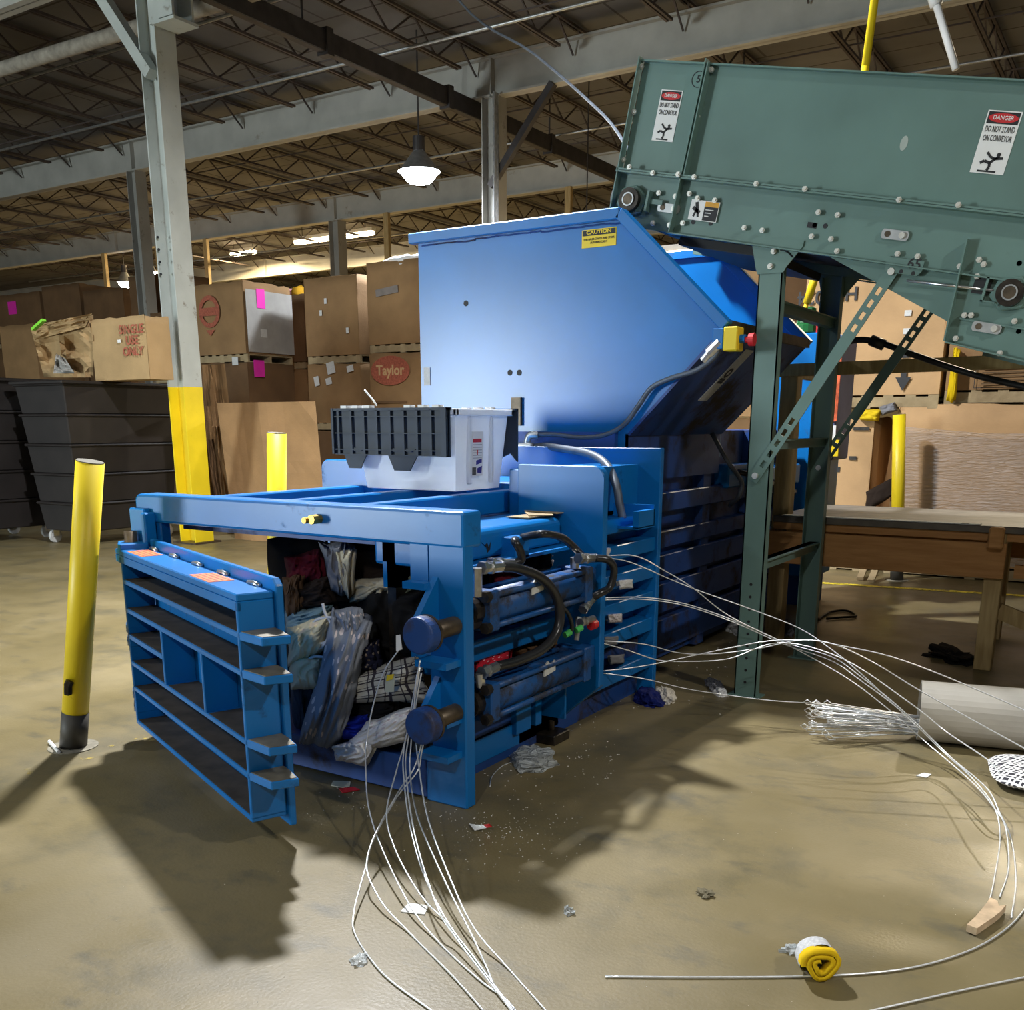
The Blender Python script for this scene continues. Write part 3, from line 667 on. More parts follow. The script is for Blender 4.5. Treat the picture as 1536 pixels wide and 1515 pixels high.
# ================================================================== GARMENTS
def cloth_mat(name, base, kind='plain', c2=(1, 1, 1), scale=8):
    m = bpy.data.materials.new(name); m.use_nodes = True
    nt = m.node_tree; N = nt.nodes; L = nt.links; b = N['Principled BSDF']; b.inputs['Roughness'].default_value = .9
    b.inputs['Specular IOR Level'].default_value = .15
    tc = N.new('ShaderNodeTexCoord')
    mx = N.new('ShaderNodeMix'); mx.data_type = 'RGBA'; mx.inputs[6].default_value = (*base, 1); mx.inputs[7].default_value = (*c2, 1)
    L.new(mx.outputs[2], b.inputs['Base Color'])
    if kind == 'plain':
        n = N.new('ShaderNodeTexNoise'); n.inputs['Scale'].default_value = 6; L.new(tc.outputs['UV'], n.inputs['Vector'])
        mx.inputs[7].default_value = (*[c * .7 for c in base], 1); L.new(n.outputs['Fac'], mx.inputs[0])
    elif kind == 'spots':
        v = N.new('ShaderNodeTexVoronoi'); v.inputs['Scale'].default_value = scale; L.new(tc.outputs['UV'], v.inputs['Vector'])
        n = N.new('ShaderNodeTexNoise'); n.inputs['Scale'].default_value = scale * 1.5; L.new(tc.outputs['UV'], n.inputs['Vector'])
        ad = N.new('ShaderNodeMath'); ad.operation = 'MULTIPLY_ADD'; ad.inputs[1].default_value = .5; L.new(n.outputs['Fac'], ad.inputs[0]); L.new(v.outputs['Distance'], ad.inputs[2])
        mr = N.new('ShaderNodeMapRange'); mr.inputs[1].default_value = .53; mr.inputs[2].default_value = .50
        L.new(ad.outputs[0], mr.inputs[0]); L.new(mr.outputs[0], mx.inputs[0])
    elif kind == 'plaid':
        sp = N.new('ShaderNodeSeparateXYZ'); L.new(tc.outputs['UV'], sp.inputs[0]); outs = []
        for i in (0, 1):
            for off, th in ((0, .16), (.28, .07)):
                mu = N.new('ShaderNodeMath'); mu.operation = 'MULTIPLY_ADD'; mu.inputs[1].default_value = scale; mu.inputs[2].default_value = off; L.new(sp.outputs[i], mu.inputs[0])
                fr_ = N.new('ShaderNodeMath'); fr_.operation = 'FRACT'; L.new(mu.outputs[0], fr_.inputs[0])
                lt = N.new('ShaderNodeMath'); lt.operation = 'LESS_THAN'; lt.inputs[1].default_value = th; L.new(fr_.outputs[0], lt.inputs[0]); outs.append(lt)
        a = outs[0]
        for o2 in outs[1:]:
            mm = N.new('ShaderNodeMath'); mm.operation = 'MAXIMUM'; L.new(a.outputs[0], mm.inputs[0]); L.new(o2.outputs[0], mm.inputs[1]); a = mm
        L.new(a.outputs[0], mx.inputs[0])
    return m
def garment(name, label, quad, depth, m, bulge=.07, fold=.022, freq=5, ang=.6, seed=0, plane='y', n=42, cat='clothing', rag=.05):
    """a rumpled piece of cloth spanning a photo quad (TL, TR, BR, BL) near plane y=depth (or x=depth)"""
    rnd = random.Random(seed); TL, TR, BR, BL = [Vector((*p, 0)) for p in quad]
    vs, uv, fs = [], [], []
    ox, oy = rnd.uniform(0, 50), rnd.uniform(0, 50)
    def pt(i, j, back=0):
        a, c = i / n, j / n
        wob = lambda k: noise.noise(Vector((ox + k * 3.1 + a * 2.2, oy + c * 2.2, k)))
        a2 = a + rag * 1.6 * wob(1); c2 = c + rag * 1.6 * wob(2)
        p = (TL * (1 - a2) + TR * a2) * (1 - c2) + (BL * (1 - a2) + BR * a2) * c2
        e = min(a, 1 - a, c, 1 - c) * 2
        ca, sa = math.cos(ang), math.sin(ang)
        t = (a - .5) * ca + (c - .5) * sa; s = -(a - .5) * sa + (c - .5) * ca
        n1 = noise.noise(Vector((ox + a * 2.1, oy + c * 2.1, 5.))); n2 = noise.noise(Vector((ox + a * 2.1, oy + c * 2.1, 8.)))
        wv = Vector((ox + t * freq * 1.1 + 1.1 * n1, oy + s * freq * .42 + 1.1 * n2, 1.))
        f_ = .95 * (1 - 2.4 * abs(noise.noise(wv))) + .5 * (1 - 2.4 * abs(noise.noise(wv * 2.1 + Vector((7, 3, 0))))) + .22 * noise.noise(wv * 5)
        dep = -bulge * (1 - (1 - min(1, e * 1.6)) ** 2.2) - fold * f_ + bulge * .4
        if e < .12: dep += (.12 - e) * .5
        dep += back
        q = PY(p.x, p.y, depth + dep) if plane == 'y' else PX(p.x, p.y, depth - dep)
        return q
    for j in range(n + 1):
        for i in range(n + 1): vs.append(pt(i, j)); uv.append((i / n, j / n))
    for j in range(n):
        for i in range(n):
            k = j * (n + 1) + i; fs.append((k, k + 1, k + n + 2, k + n + 1))
    # back skin so that the cloth has body
    base = len(vs); m2 = n // 3
    for j in range(m2 + 1):
        for i in range(m2 + 1):
            q = pt(i * 3, j * 3); e = min(i, m2 - i, j, m2 - j)
            off = .0 if e == 0 else .03
            vs.append(q + (Vector((0, off, 0)) if plane == 'y' else Vector((-off, 0, 0)))); uv.append((i / m2, j / m2))
    for j in range(m2):
        for i in range(m2):
            k = base + j * (m2 + 1) + i; fs.append((k + m2 + 1, k + m2 + 2, k + 1, k))
    b = MB(); b.v = [tuple(v) for v in vs]; b.f = fs; b.uv = uv
    o = b.build(name, m, None, True)
    return tag(o, label, cat, 'clothes packed in the baler chamber')
G = cloth_mat
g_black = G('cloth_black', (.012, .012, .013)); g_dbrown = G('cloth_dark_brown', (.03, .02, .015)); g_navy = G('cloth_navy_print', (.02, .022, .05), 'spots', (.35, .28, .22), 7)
g_leaf = G('cloth_leaf', (.25, .27, .31), 'spots', (.72, .62, .58), 9); g_plaid = G('cloth_plaid', (.62, .60, .52), 'plaid', (.06, .05, .06), 5)
g_white = G('cloth_white_print', (.72, .72, .72), 'spots', (.58, .50, .52), 9); g_royal = G('cloth_royal', (.01, .03, .42)); g_cream = G('cloth_cream', (.68, .60, .42)); g_beige = G('cloth_beige', (.80, .69, .44), 'spots', (.82, .66, .46), 5)
g_teal = G('cloth_pale_teal', (.25, .38, .42)); g_maroon = G('cloth_maroon', (.12, .01, .02)); g_grey = G('cloth_grey', (.22, .22, .24)); g_olive = G('cloth_olive', (.16, .14, .09)); g_sage = G('cloth_sage', (.20, .24, .17))
g_redp = G('cloth_red', (.55, .02, .04), 'spots', (.85, .5, .55), 9); g_print = G('cloth_white_black', (.65, .60, .62), 'spots', (.05, .03, .06), 9); g_slate = G('cloth_slate', (.06, .075, .10)); g_brown = G('cloth_brown', (.13, .07, .035))
GA = [
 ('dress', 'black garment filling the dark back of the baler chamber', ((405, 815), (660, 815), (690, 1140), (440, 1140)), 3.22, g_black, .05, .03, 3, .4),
 ('coat', 'dark brown coat bunched under the frame header inside the chamber', ((500, 800), (690, 800), (690, 910), (490, 900)), 3.10, g_dbrown, .09, .03, 4, 1.2),
 ('jacket', 'black jacket bulging above the plaid shirt', ((528, 880), (650, 872), (655, 985), (560, 1000)), 2.98, g_black, .12, .03, 3, .9),
 ('sweater', 'olive striped sweater stuffed under the dark coat', ((520, 868), (605, 862), (600, 898), (525, 905)), 3.0, g_cream, .07, .02, 4, .2),
 ('scarf', 'dark green scarf beside the upper round rod head', ((590, 862), (668, 858), (655, 915), (600, 910)), 2.99, g_sage, .06, .02, 5, .5),
 ('shirt', 'maroon shirt showing behind the top of the open door', ((425, 835), (485, 822), (490, 880), (428, 880)), 3.02, g_maroon, .08, .022, 4, .3),
 ('towel', 'grey towel hanging down from the frame header', ((478, 815), (528, 812), (527, 895), (497, 890)), 2.95, g_grey, .06, .02, 3, .1),
 ('blouse', 'pale cream blouse strip hanging beside the grey towel', ((500, 820), (530, 818), (524, 898), (508, 885)), 2.93, g_cream, .05, .012, 2, .1),
 ('trousers', 'dark brown trousers folded over the pale blue shirt', ((428, 875), (500, 862), (505, 920), (432, 925)), 2.98, g_dbrown, .08, .02, 6, 1.5),
 ('shirt', 'pale blue shirt tucked under the dark trousers', ((428, 915), (498, 905), (496, 948), (430, 950)), 2.95, g_teal, .08, .016, 4, 1.1),
 ('blouse', 'cream blouse with white straps next to the grey leaf print dress', ((430, 940), (498, 915), (482, 985), (432, 1000)), 2.86, g_beige, .08, .018, 4, .8),
 ('shirt', 'black shirt squeezed under the cream blouse', ((455, 940), (512, 935), (500, 1000), (450, 990)), 2.93, g_black, .05, .016, 4, .8),
 ('shirt', 'beige print shirt half hidden by the door locking lugs', ((434, 985), (485, 982), (478, 1035), (438, 1035)), 2.85, g_beige, .06, .012, 3, .4),
 ('sheet', 'dark slate cloth hanging behind the door edge', ((436, 1020), (480, 1015), (470, 1130), (440, 1130)), 2.95, g_slate, .05, .02, 3, .1),
 ('cloth', 'brown checked cloth poking out above the pale blue shirt', ((424, 868), (450, 860), (452, 925), (430, 930)), 2.93, g_brown, .05, .015, 5, .6),
 ('shirt', 'navy print shirt bunched above the plaid shirt', ((516, 962), (566, 958), (570, 1012), (518, 1012)), 2.85, g_navy, .09, .02, 3, .7),
 ('shirt', 'white shirt with a black plaid grid hanging below the upper rod head', ((508, 1010), (630, 978), (648, 1052), (500, 1062)), 2.85, g_plaid, .11, .02, 3, .9),
 ('dress', 'long grey leaf print dress spilling down out of the chamber', ((500, 912), (556, 925), (508, 1122), (446, 1128)), 2.78, g_leaf, .12, .028, 3, .25),
 ('shirt', 'grey leaf print sleeve twisted above the navy print shirt', ((502, 915), (538, 908), (552, 985), (515, 985)), 2.80, g_leaf, .07, .018, 4, .3),
 ('shorts', 'royal blue shorts lying under the plaid shirt', ((488, 1074), (552, 1070), (548, 1112), (490, 1112)), 2.84, g_royal, .08, .02, 3, 1.3),
 ('shirt', 'black shirt under the plaid shirt and over the royal blue shorts', ((500, 1050), (600, 1045), (580, 1085), (500, 1082)), 2.88, g_black, .06, .014, 3, 1.2),
 ('blanket', 'white printed baby blanket drooping over the sill of the frame', ((548, 1082), (622, 1058), (612, 1112), (495, 1138)), 2.79, g_white, .06, .016, 4, .9),
 ('blanket', 'white printed cloth corner hanging over the sill with the wires', ((498, 1118), (566, 1098), (552, 1150), (502, 1140)), 2.77, g_white, .04, .012, 3, .2),
 ('trousers', 'dark grey trousers behind the lower rod head', ((585, 1085), (670, 1060), (665, 1140), (570, 1140)), 2.93, g_slate, .07, .02, 3, .6),
]
for i, (nm, lb, qd, dp, m_, bu, fo, fq, an) in enumerate(GA): garment(nm, lb, qd, dp, m_, bu, fo, fq, an, i + 3)
GS = [('rag', 'white and black print cloth showing in the upper side slot of the baler', ((818, 822), (872, 815), (872, 852), (828, 862)), -2.27, g_print),
      ('rag', 'black cloth in the upper side slot beside the print cloth', ((775, 830), (838, 822), (836, 868), (780, 875)), -2.28, g_black),
      ('rag', 'maroon cloth behind the upper hose fittings', ((738, 850), (782, 845), (775, 885), (735, 890)), -2.26, g_maroon),
      ('bag', 'red printed bag showing through the lower side slot', ((710, 985), (770, 968), (765, 1005), (712, 1022)), -2.22, g_redp),
      ('rag', 'dark cloth showing through the middle side slot', ((742, 935), (838, 905), (836, 925), (745, 958)), -2.27, g_dbrown),
      ('rag', 'brown cloth behind the bend of the long black hose', ((770, 975), (860, 950), (858, 968), (772, 1000)), -2.25, g_brown)]
for i, (nm, lb, qd, dp, m_) in enumerate(GS): garment(nm, lb, qd, dp, m_, .03, .012, 4, .5, 60 + i, 'x', 18)
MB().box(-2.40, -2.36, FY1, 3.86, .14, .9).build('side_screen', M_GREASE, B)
# a few scraps stuck between the two bulkheads
for i, (x_, y_) in enumerate(((938, 877), (922, 928), (916, 962), (905, 830), (925, 990))):
    q = PX(x_, y_, -2.12)
    garment('rag', ['white paper scrap caught on a side bar behind the black hose', 'pale rag caught between the side bars', 'small grey rag caught low between the side bars', 'pale scrap caught at the top side bar', 'grey lint rag under the lowest wire hole'][i], ((x_ - 12, y_ - 7), (x_ + 12, y_ - 9), (x_ + 11, y_ + 5), (x_ - 10, y_ + 7)), -2.11, [g_white, g_print, g_grey, g_print, g_grey][i], .01, .006, 3, .5, 80 + i, 'x', 12)
for i, pts in enumerate(((( 455, 978), (470, 968), (490, 962), (500, 945), (488, 920), (484, 905)), ((470, 975), (485, 968), (505, 930), (480, 928), (468, 936)), ((452, 998), (470, 985), (490, 985), (498, 972)))):
    P_ = [PY(x_, y_, 2.83) for x_, y_ in pts]; b = MB(); b.tube(crom(P_, 6), .006, 6)
    for k, v in enumerate(b.v): b.v[k] = (v[0], v[1] , v[2])
    tag(b.build('strap', g_white, None, True), ['long white strap looping over the cream blouse', 'short white strap crossing the cream blouse', 'white strap on the black shirt below the cream blouse'][i], 'strap')
# swing tags
def tagcard(name, label, pts, m, dep=None, flat=False):
    P_ = [PZ(x_, y_, .004) if flat else PY(x_, y_, dep) for x_, y_ in pts]
    n = (P_[1] - P_[0]).cross(P_[2] - P_[0]).normalized() * .0025
    b = MB(); k = len(P_); b.add([p for p in P_] + [p + n for p in P_], [tuple(range(k)), tuple(range(2 * k - 1, k - 1, -1))] + [(i, (i + 1) % k, k + (i + 1) % k, k + i) for i in range(k)])
    return tag(b.build(name, m), label, 'paper')
tagcard('price_tag', 'cream price tag on the plaid shirt', ((578, 1014), (592, 1012), (590, 1038), (577, 1038)), mat('cream_tag', (.5, .52, .42), .7), 2.715)
tagcard('price_tag', 'yellow ticket above the cream tag on the plaid shirt', ((580, 1013), (591, 1011), (588, 1019), (579, 1022)), M_YSIGN, 2.712)
tagcard('price_tag', 'white tag hanging at the edge of the upper round rod head', ((594, 953), (600, 952), (603, 974), (594, 977)), M_WHITE, 2.62)

# ================================================================== TOTE
TZ = 1.102
T = thing('storage_tote', 'clear plastic tote with a dark folding lid on top of the baler', 'tote', (-3.0, 3.92, TZ))
tx0, tx1, ty0, ty1, tz1 = -3.22, -2.665, 3.70, 4.10, TZ + .365
def frustum(b, x0, x1, y0, y1, z0, X0, X1, Y0_, Y1_, z1, caps=True):
    b.add([(x0, y0, z0), (x1, y0, z0), (x1, y1, z0), (x0, y1, z0), (X0, Y0_, z1), (X1, Y0_, z1), (X1, Y1_, z1), (X0, Y1_, z1)],
          [(0, 1, 5, 4), (1, 2, 6, 5), (2, 3, 7, 6), (3, 0, 4, 7)] + ([(0, 3, 2, 1)] if caps else []))
b = MB(); frustum(b, tx0 + .02, tx1 - .01, ty0 + .02, ty1 - .02, TZ, tx0 - .03, tx1 + .015, ty0 - .01, ty1 + .02, tz1 - .02)
body = b.build('tote_body', M_TOTE, T)
so = body.modifiers.new('wall', 'SOLIDIFY'); so.thickness = .006
bv = body.modifiers.new('bevel', 'BEVEL'); bv.width = .02; bv.segments = 3; bv.limit_method = 'ANGLE'; bv.angle_limit = R(40)
MB().ring((0, 0, 0), (0, 0, 1), .1, .1, 0, 4) 
b = MB(); x0, x1, y0, y1 = tx0 - .05, tx1 + .035, ty0 - .03, ty1 + .04
b.box(x0, x1, y0, y0 + .02, tz1 - .03, tz1).box(x0, x1, y1 - .02, y1, tz1 - .03, tz1).box(x0, x0 + .02, y0, y1, tz1 - .03, tz1).box(x1 - .02, x1, y0, y1, tz1 - .03, tz1)
b.build('tote_rim', M_TOTE, T, bevel=.004)
for yy_ in (3.80, 3.98): MB().box(tx1 - .002, tx1 + .02, yy_ - .012, yy_ + .012, TZ + .03, tz1 - .03).build('tote_rib', M_TOTE, T, bevel=.005)
# lid flap folded down over the front, with ribs and toothed lower edge
fy = ty0 - .055; lx0, lx1 = -3.335, tx1 + .005; lt, lb_ = tz1 + .005, tz1 - .225
tooth = [(lx0, lt), (lx0, lb_ + .02), (lx0 + .06, lb_ + .02), (lx0 + .09, lb_ - .045), (lx0 + .16, lb_ - .045), (lx0 + .20, lb_ + .02), (lx0 + .33, lb_ + .02), (lx0 + .365, lb_ - .05), (lx0 + .455, lb_ - .05), (lx0 + .50, lb_ + .02), (lx1, lb_ + .015), (lx1, lt)]
lid = MB().prism(tooth, 'y', fy, fy + .008).build('lid_flap', M_LID, T, label='dark grey lid flap folded down')
for k in range(9):
    x = lx0 + .035 + k * (lx1 - lx0 - .05) / 8; MB().box(x, x + .012, fy - .012, fy, lb_ + .02, lt - .01).build('lid_rib', M_LID, lid)
for z in (lt - .04, lt - .115, lt - .19, lb_ + .018): MB().box(lx0 + .02, lx1, fy - .014, fy, z, z + .004).build('lid_rib', M_LID, lid)
MB().box(lx0, lx0 + .012, fy - .015, fy + .03, lb_ + .02, lt).box(lx1 - .03, lx1, fy - .015, fy + .02, lb_ + .015, lt).box(lx0, lx1 - .0, fy - .012, fy + .03, lt - .012, lt).build('lid_edge', M_LID, lid)
for a, c in ((.06, .2), (.33, .5)):
    MB().prism([(lx0 + a + .14 if False else lx0 + a, lb_ + .05), (lx0 + c, lb_ + .05), (lx0 + c - .03, lb_ + .035), (lx0 + a + .03, lb_ + .035)], 'y', fy - .006, fy).build('lid_rib', M_LID, lid)
for xx in (lx0 + .05, lx0 + .12, lx0 + .19, lx0 + .43, lx0 + .51, lx0 + .59):
    MB().box(xx, xx + .035, fy + .0, fy + .04, lt + .0, lt + .012).build('hinge_knuckle', M_WHITE, lid)
fl2y = ty1 + .055
rl = MB().prism([(lx0, lt), (lx0, lb_ + .02), (lx1 - .2, lb_ + .02), (lx1 - .16, lb_ - .05), (lx1, lb_ + .02), (lx1 + .04, lb_ - .02), (lx1 + .04, lt)], 'y', fl2y, fl2y + .012).build('lid_flap', M_LID, T)
MB().box(lx0, lx1 + .04, fl2y - .02, fl2y + .012, lt - .01, lt).build('lid_edge', M_LID, rl)
for xx in (lx1 - .26, lx1 - .19, lx1 - .12): MB().box(xx, xx + .035, fl2y - .035, fl2y, lt - .01, lt + .006).build('hinge_knuckle', M_WHITE, rl)
# printed label on the end
EX = tx1 + .013
lbM = lambda y, z: frame_M((EX, y, z), (0, 1, 0), (.035, 0, 1))
tl = MB(lbM(3.86, TZ + .155)).box(-.045, .045, -.09, .11, 0, .002).build('tote_label', M_WHITE, T, label='white printed label')
MB(lbM(3.86, TZ + .155)).box(-.038, .03, .062, .078, .002, .003).build('label_bar', M_RED, tl)
for k in range(6): MB(lbM(3.86, TZ + .155)).box(-.038, .035, .05 - k * .012, .053 - k * .012, .002, .0028).build('label_line', mat('grey_print', (.4, .4, .42), .7), tl)
MB(lbM(3.86, TZ + .155)).prism([(-.01, -.04), (.035, -.03), (.035, -.012), (-.01, -.02)], 'z', .002, .003).prism([(0, -.055), (.038, -.045), (.034, -.08), (0, -.075)], 'z', .002, .003).build('label_picture', mat('navy_print', (.05, .04, .25), .6), tl)
MB(lbM(3.86, TZ + .155)).box(-.005, .002, .005, .028, .002, .003).build('label_bar', M_RED, tl)
for k in range(8): MB(lbM(3.86, TZ + .155)).box(-.04 + k * .004, -.038 + k * .004, -.085, -.05, .002, .003).build('barcode_bar', M_INK, tl)
garment('rag', 'white rag lying inside the clear tote', ((608, 715), (655, 715), (660, 735), (612, 732)), 3.80, g_white, .05, .015, 3, .3, 120, 'y', 15)
MB()
tag(MB().tube(crom([PY(565, 608, 3.68), PY(558, 598, 3.68), PY(547, 585, 3.68)], 4), .004, 6).build('plastic_strap', M_WHITE, None, True), 'thin white strap poking up from the tote lid', 'strap')

# cardboard scraps on the side beam
for i in range(5):
    q = PZ(748 + i * 9, 778 - i * 2, 1.0)
    tag(MB(Matrix.Translation((-2.30, q.y + .12, 1.006 + i * .005)) @ Matrix.Rotation(i * .7, 4, 'Z')).prism([(-.06, -.11), (.05, -.1), (.06, .1), (.01, .12), (-.05, .09)], 'z', 0, .004).build('cardboard_scrap', M_PALLET), 'flat cardboard scrap in the small pile on the baler side beam', 'scrap', 'cardboard scraps on the side beam')

# ================================================================== CONVEYOR
TH = R(12); O_ = Vector((-2.467, 4.92, 2.631)); cu_, cv_ = Vector((math.cos(TH), 0, -math.sin(TH))), Vector((math.sin(TH), 0, math.cos(TH)))
YA, YBk = 4.92, 6.02
CM = Matrix(((cu_.x, 0, cv_.x, O_.x), (0, 1, 0, 0), (cu_.z, 0, cv_.z, O_.z), (0, 0, 0, 1)))     # local (u, y, v)
def loc(x, z):
    d = Vector((x - O_.x, 0, z - O_.z)); return d.dot(cu_), d.dot(cv_)
def lpx(x, y, Y=YA): q = PY(x, y, Y); return loc(q.x, q.z)
LEN = 3.9
C = thing('conveyor', 'grey-green inclined belt conveyor feeding the blue hopper on tall legs', 'conveyor', (-1.66, 5.45, 0))
for s, y in ((-1, YA), (1, YBk)):
    y2 = y - s * .006
    a, b_ = min(y, y2), max(y, y2)
    MB(CM).box(-.005, .345, a, b_, .012, .50).build('side_panel', M_GREEN, C)
    MB(CM).box(.345, LEN, a, b_, .012, .485).build('side_panel', M_GREEN, C)
    MB(CM).box(-.02, LEN, a, b_, -.245, .0).build('frame_channel', M_GREEN, C)
    yo0, yo1 = (y - .05, y) if s < 0 else (y, y + .05)
    MB(CM).box(-.02, LEN, yo0, yo1, .004, .012).box(-.02, LEN, yo0, yo1, -.006, .002).build('joint_flange', M_GREEN, C)
    for u, v0, v1 in ((-.015, -.245, .50), (.335, -.245, .505), (.35, .012, .49)):
        MB(CM).box(u, u + .006, yo0, yo1, v0, v1).build('panel_flange', M_GREEN, C)
    MB(CM).box(-.01, LEN, yo0 + .02, yo1, .485, .492).build('top_flange', M_GREEN, C)
    MB(CM).box(.32, LEN, yo0 + .01, yo1, -.252, -.246).build('bottom_flange', M_GREEN, C)
    # lower guard and take-up frame
    g0, g1, g2 = lpx(1240, 383), lpx(1424, 478), lpx(1455, 365)
    yg = y + .01 if s < 0 else y - .016
    MB(CM).prism([g0, (g1[0] + .05, g1[1] - .03), (g2[0] + .05, g2[1] + .02), (g0[0], g0[1] + .05)], 'y', yg, yg + .006).build('guard_panel', M_GREEN, C)
    t0 = loc(-.805, 2.165); t1 = loc(-.855, 1.753)
    MB(CM).prism([t0, t1, (LEN, t1[1] - .14), (LEN, t0[1])], 'y', yg - .012 if s < 0 else yg, yg - .006 if s < 0 else yg + .006).build('takeup_panel', M_GREEN, C)
    MB(CM).prism([(t0[0] - .006, t0[1]), (t1[0] - .006, t1[1]), t1, t0], 'y', y - .05 if s < 0 else y, y if s < 0 else y + .05).build('panel_flange', M_GREEN, C)
    if s < 0:
        MB(CM).prism([(t1[0], t1[1]), (LEN, t1[1] - .14), (LEN, t1[1] - .146), (t1[0], t1[1] - .006)], 'y', y - .04, y).build('bottom_flange', M_GREEN, C)
        e0 = lpx(1440, 478); MB(CM).box(e0[0], LEN, y - .012, y - .004, e0[1] - .004, e0[1] + .004).build('panel_seam', M_GREEN, C)
# belts and the dark inside
MB(CM).box(-.05, LEN, YA + .03, YBk - .03, -.02, .0).build('carrying_belt', M_BELT, C)
MB(CM).box(.36, LEN, YA + .03, YBk - .03, -.20, -.185).build('return_belt', M_BELT, C)
MB(CM).cyl((.03, YA + .03, -.11), (.03, YBk - .03, -.11), .095, 24).build('head_pulley', M_BELT, C, True)
MB(CM).box(.36, .80, YA + .05, YBk - .05, -.29, -.25).build('belly_pan', M_BELT, C)
for u in (.9, 1.4, 1.9, 2.4, 2.9): MB(CM).box(u, u + .05, YA + .01, YBk - .01, -.15, -.10).build('cross_member', M_GREEN, C)
# bearings
for pp in ((950, 302), (1517, 441)):
    u, v = lpx(*pp)
    be = MB(CM).prism([(u + .085 * math.cos(a), v + .075 * math.sin(a)) for a in [k * math.pi / 3 + .3 for k in range(6)]], 'y', YA - .03, YA - .008).build('flange_bearing', M_GREASE if False else M_GREEN, C, bevel=.006)
    MB(CM).ring((u, YA - .06, v), (0, 1, 0), .028, .055, .035, 24).build('bearing_housing', M_GREASE, be)
    MB(CM).cyl((u, YA - .065, v), (u, YA, v), .027, 18).build('shaft_end', M_RUST, be)
    MB(CM).ring((u, YA - .067, v), (0, 1, 0), .026, .032, .008, 20).build('bearing_collar', M_GALV, be)
# bolts
bolt = None
def bolt_at(px_, py_, y=YA, r=.011, proud=.012):
    global bolt
    u, v = lpx(px_, py_, y); p = CM @ Vector((u, y, v))
    if bolt is None:
        b = MB().cyl((0, 0, 0), (0, -.012, 0), .013, 6).cyl((0, -.012, 0), (0, -.018, 0), .007, 6)
        bolt = b.build('bolt', M_BOLT); o = bolt
    else: o = bolt.copy(); COL.objects.link(o)
    o.parent = C; o.location = p - C.location; return o
BO = [(1060, 105), (1068, 105), (963, 100), (952, 168), (936, 240), (1047, 175), (1030, 247), (945, 251), (980, 260), (1018, 262), (1042, 266), (1135, 276), (1208, 284), (1349, 300), (1438, 308), (959, 288), (989, 290), (1014, 295), (1035, 291), (1047, 298), (1073, 301),
      (1228, 319), (1257, 323), (1218, 355), (1247, 359), (1117, 342), (1144, 346), (1025, 335), (980, 335), (1005, 338), (1256, 377), (1347, 381), (1377, 385), (1440, 400), (1476, 397), (1469, 390), (936, 300), (953, 318),
      (1447, 473), (1457, 473), (1522, 482), (1434, 508), (1500, 530), (1466, 415), (1512, 423), (1500, 458)]
for pp in BO: bolt_at(*pp, y=YA - (.052 if pp in ((945, 251), (980, 260), (1018, 262), (1042, 266), (1135, 276), (1208, 284), (1349, 300), (1438, 308)) else .012))
b = MB(CM)
for pp in ((1222, 338), (1238, 339), (1529, 395), (1528, 497), (1040, 333), (1066, 335)):
    u, v = lpx(*pp); b.cyl((u, YA - .002, v), (u, YA, v), .011, 10)
b.build('bolt_hole', M_INK, C)
u, v = lpx(1219, 338); MB(CM).box(u - .025, u + .02, YA - .002, YA, v - .012, v + .012).build('slot_hole', M_INK, C)
# zinc adjuster plates
for pp in ((1005, 313), (1344, 353), (1481, 492)):
    u, v = lpx(*pp); pl = MB(CM).prism([(u - .055, v - .02), (u + .05, v - .02), (u + .058, v - .01), (u + .058, v + .01), (u + .05, v + .02), (u - .055, v + .02), (u - .062, v + .01), (u - .062, v - .01)], 'y', YA - .014, YA - .008).build('adjuster_plate', M_GALV, C)
    MB(CM).cyl((u - .035, YA - .017, v), (u - .035, YA - .013, v), .013, 12).build('plate_hole', M_RUST, pl); MB(CM).cyl((u + .03, YA - .026, v), (u + .03, YA - .013, v), .014, 8).build('plate_bolt', M_BOLT, pl)
# take-up screw
a = lpx(1362, 422); c = lpx(1492, 437)
MB(CM).cyl((a[0], YA - .025, a[1]), (c[0], YA - .025, c[1]), .006, 8).build('takeup_screw', M_CHROME, C, True)
MB(CM).box(c[0] - .09, c[0] - .02, YA - .014, YA - .01, c[1] - .02, c[1] + .045).build('slot_hole', M_INK, C)
MB(CM).box(c[0] - .04, c[0] - .03, YA - .04, YA - .01, c[1] - .05, c[1] + .05).box(c[0] - .04, c[0] + .02, YA - .04, YA - .034, c[1] - .05, c[1] - .044).build('takeup_bracket', M_GREEN, C)
a = lpx(978, 303); MB(CM).box(a[0] - .012, a[0] + .0, YA - .05, YA, a[1] - .05, a[1] + .045).box(a[0], a[0] + .07, YA - .03, YA - .02, a[1] - .012, a[1] + .01).build('takeup_bracket', M_GREEN, C)
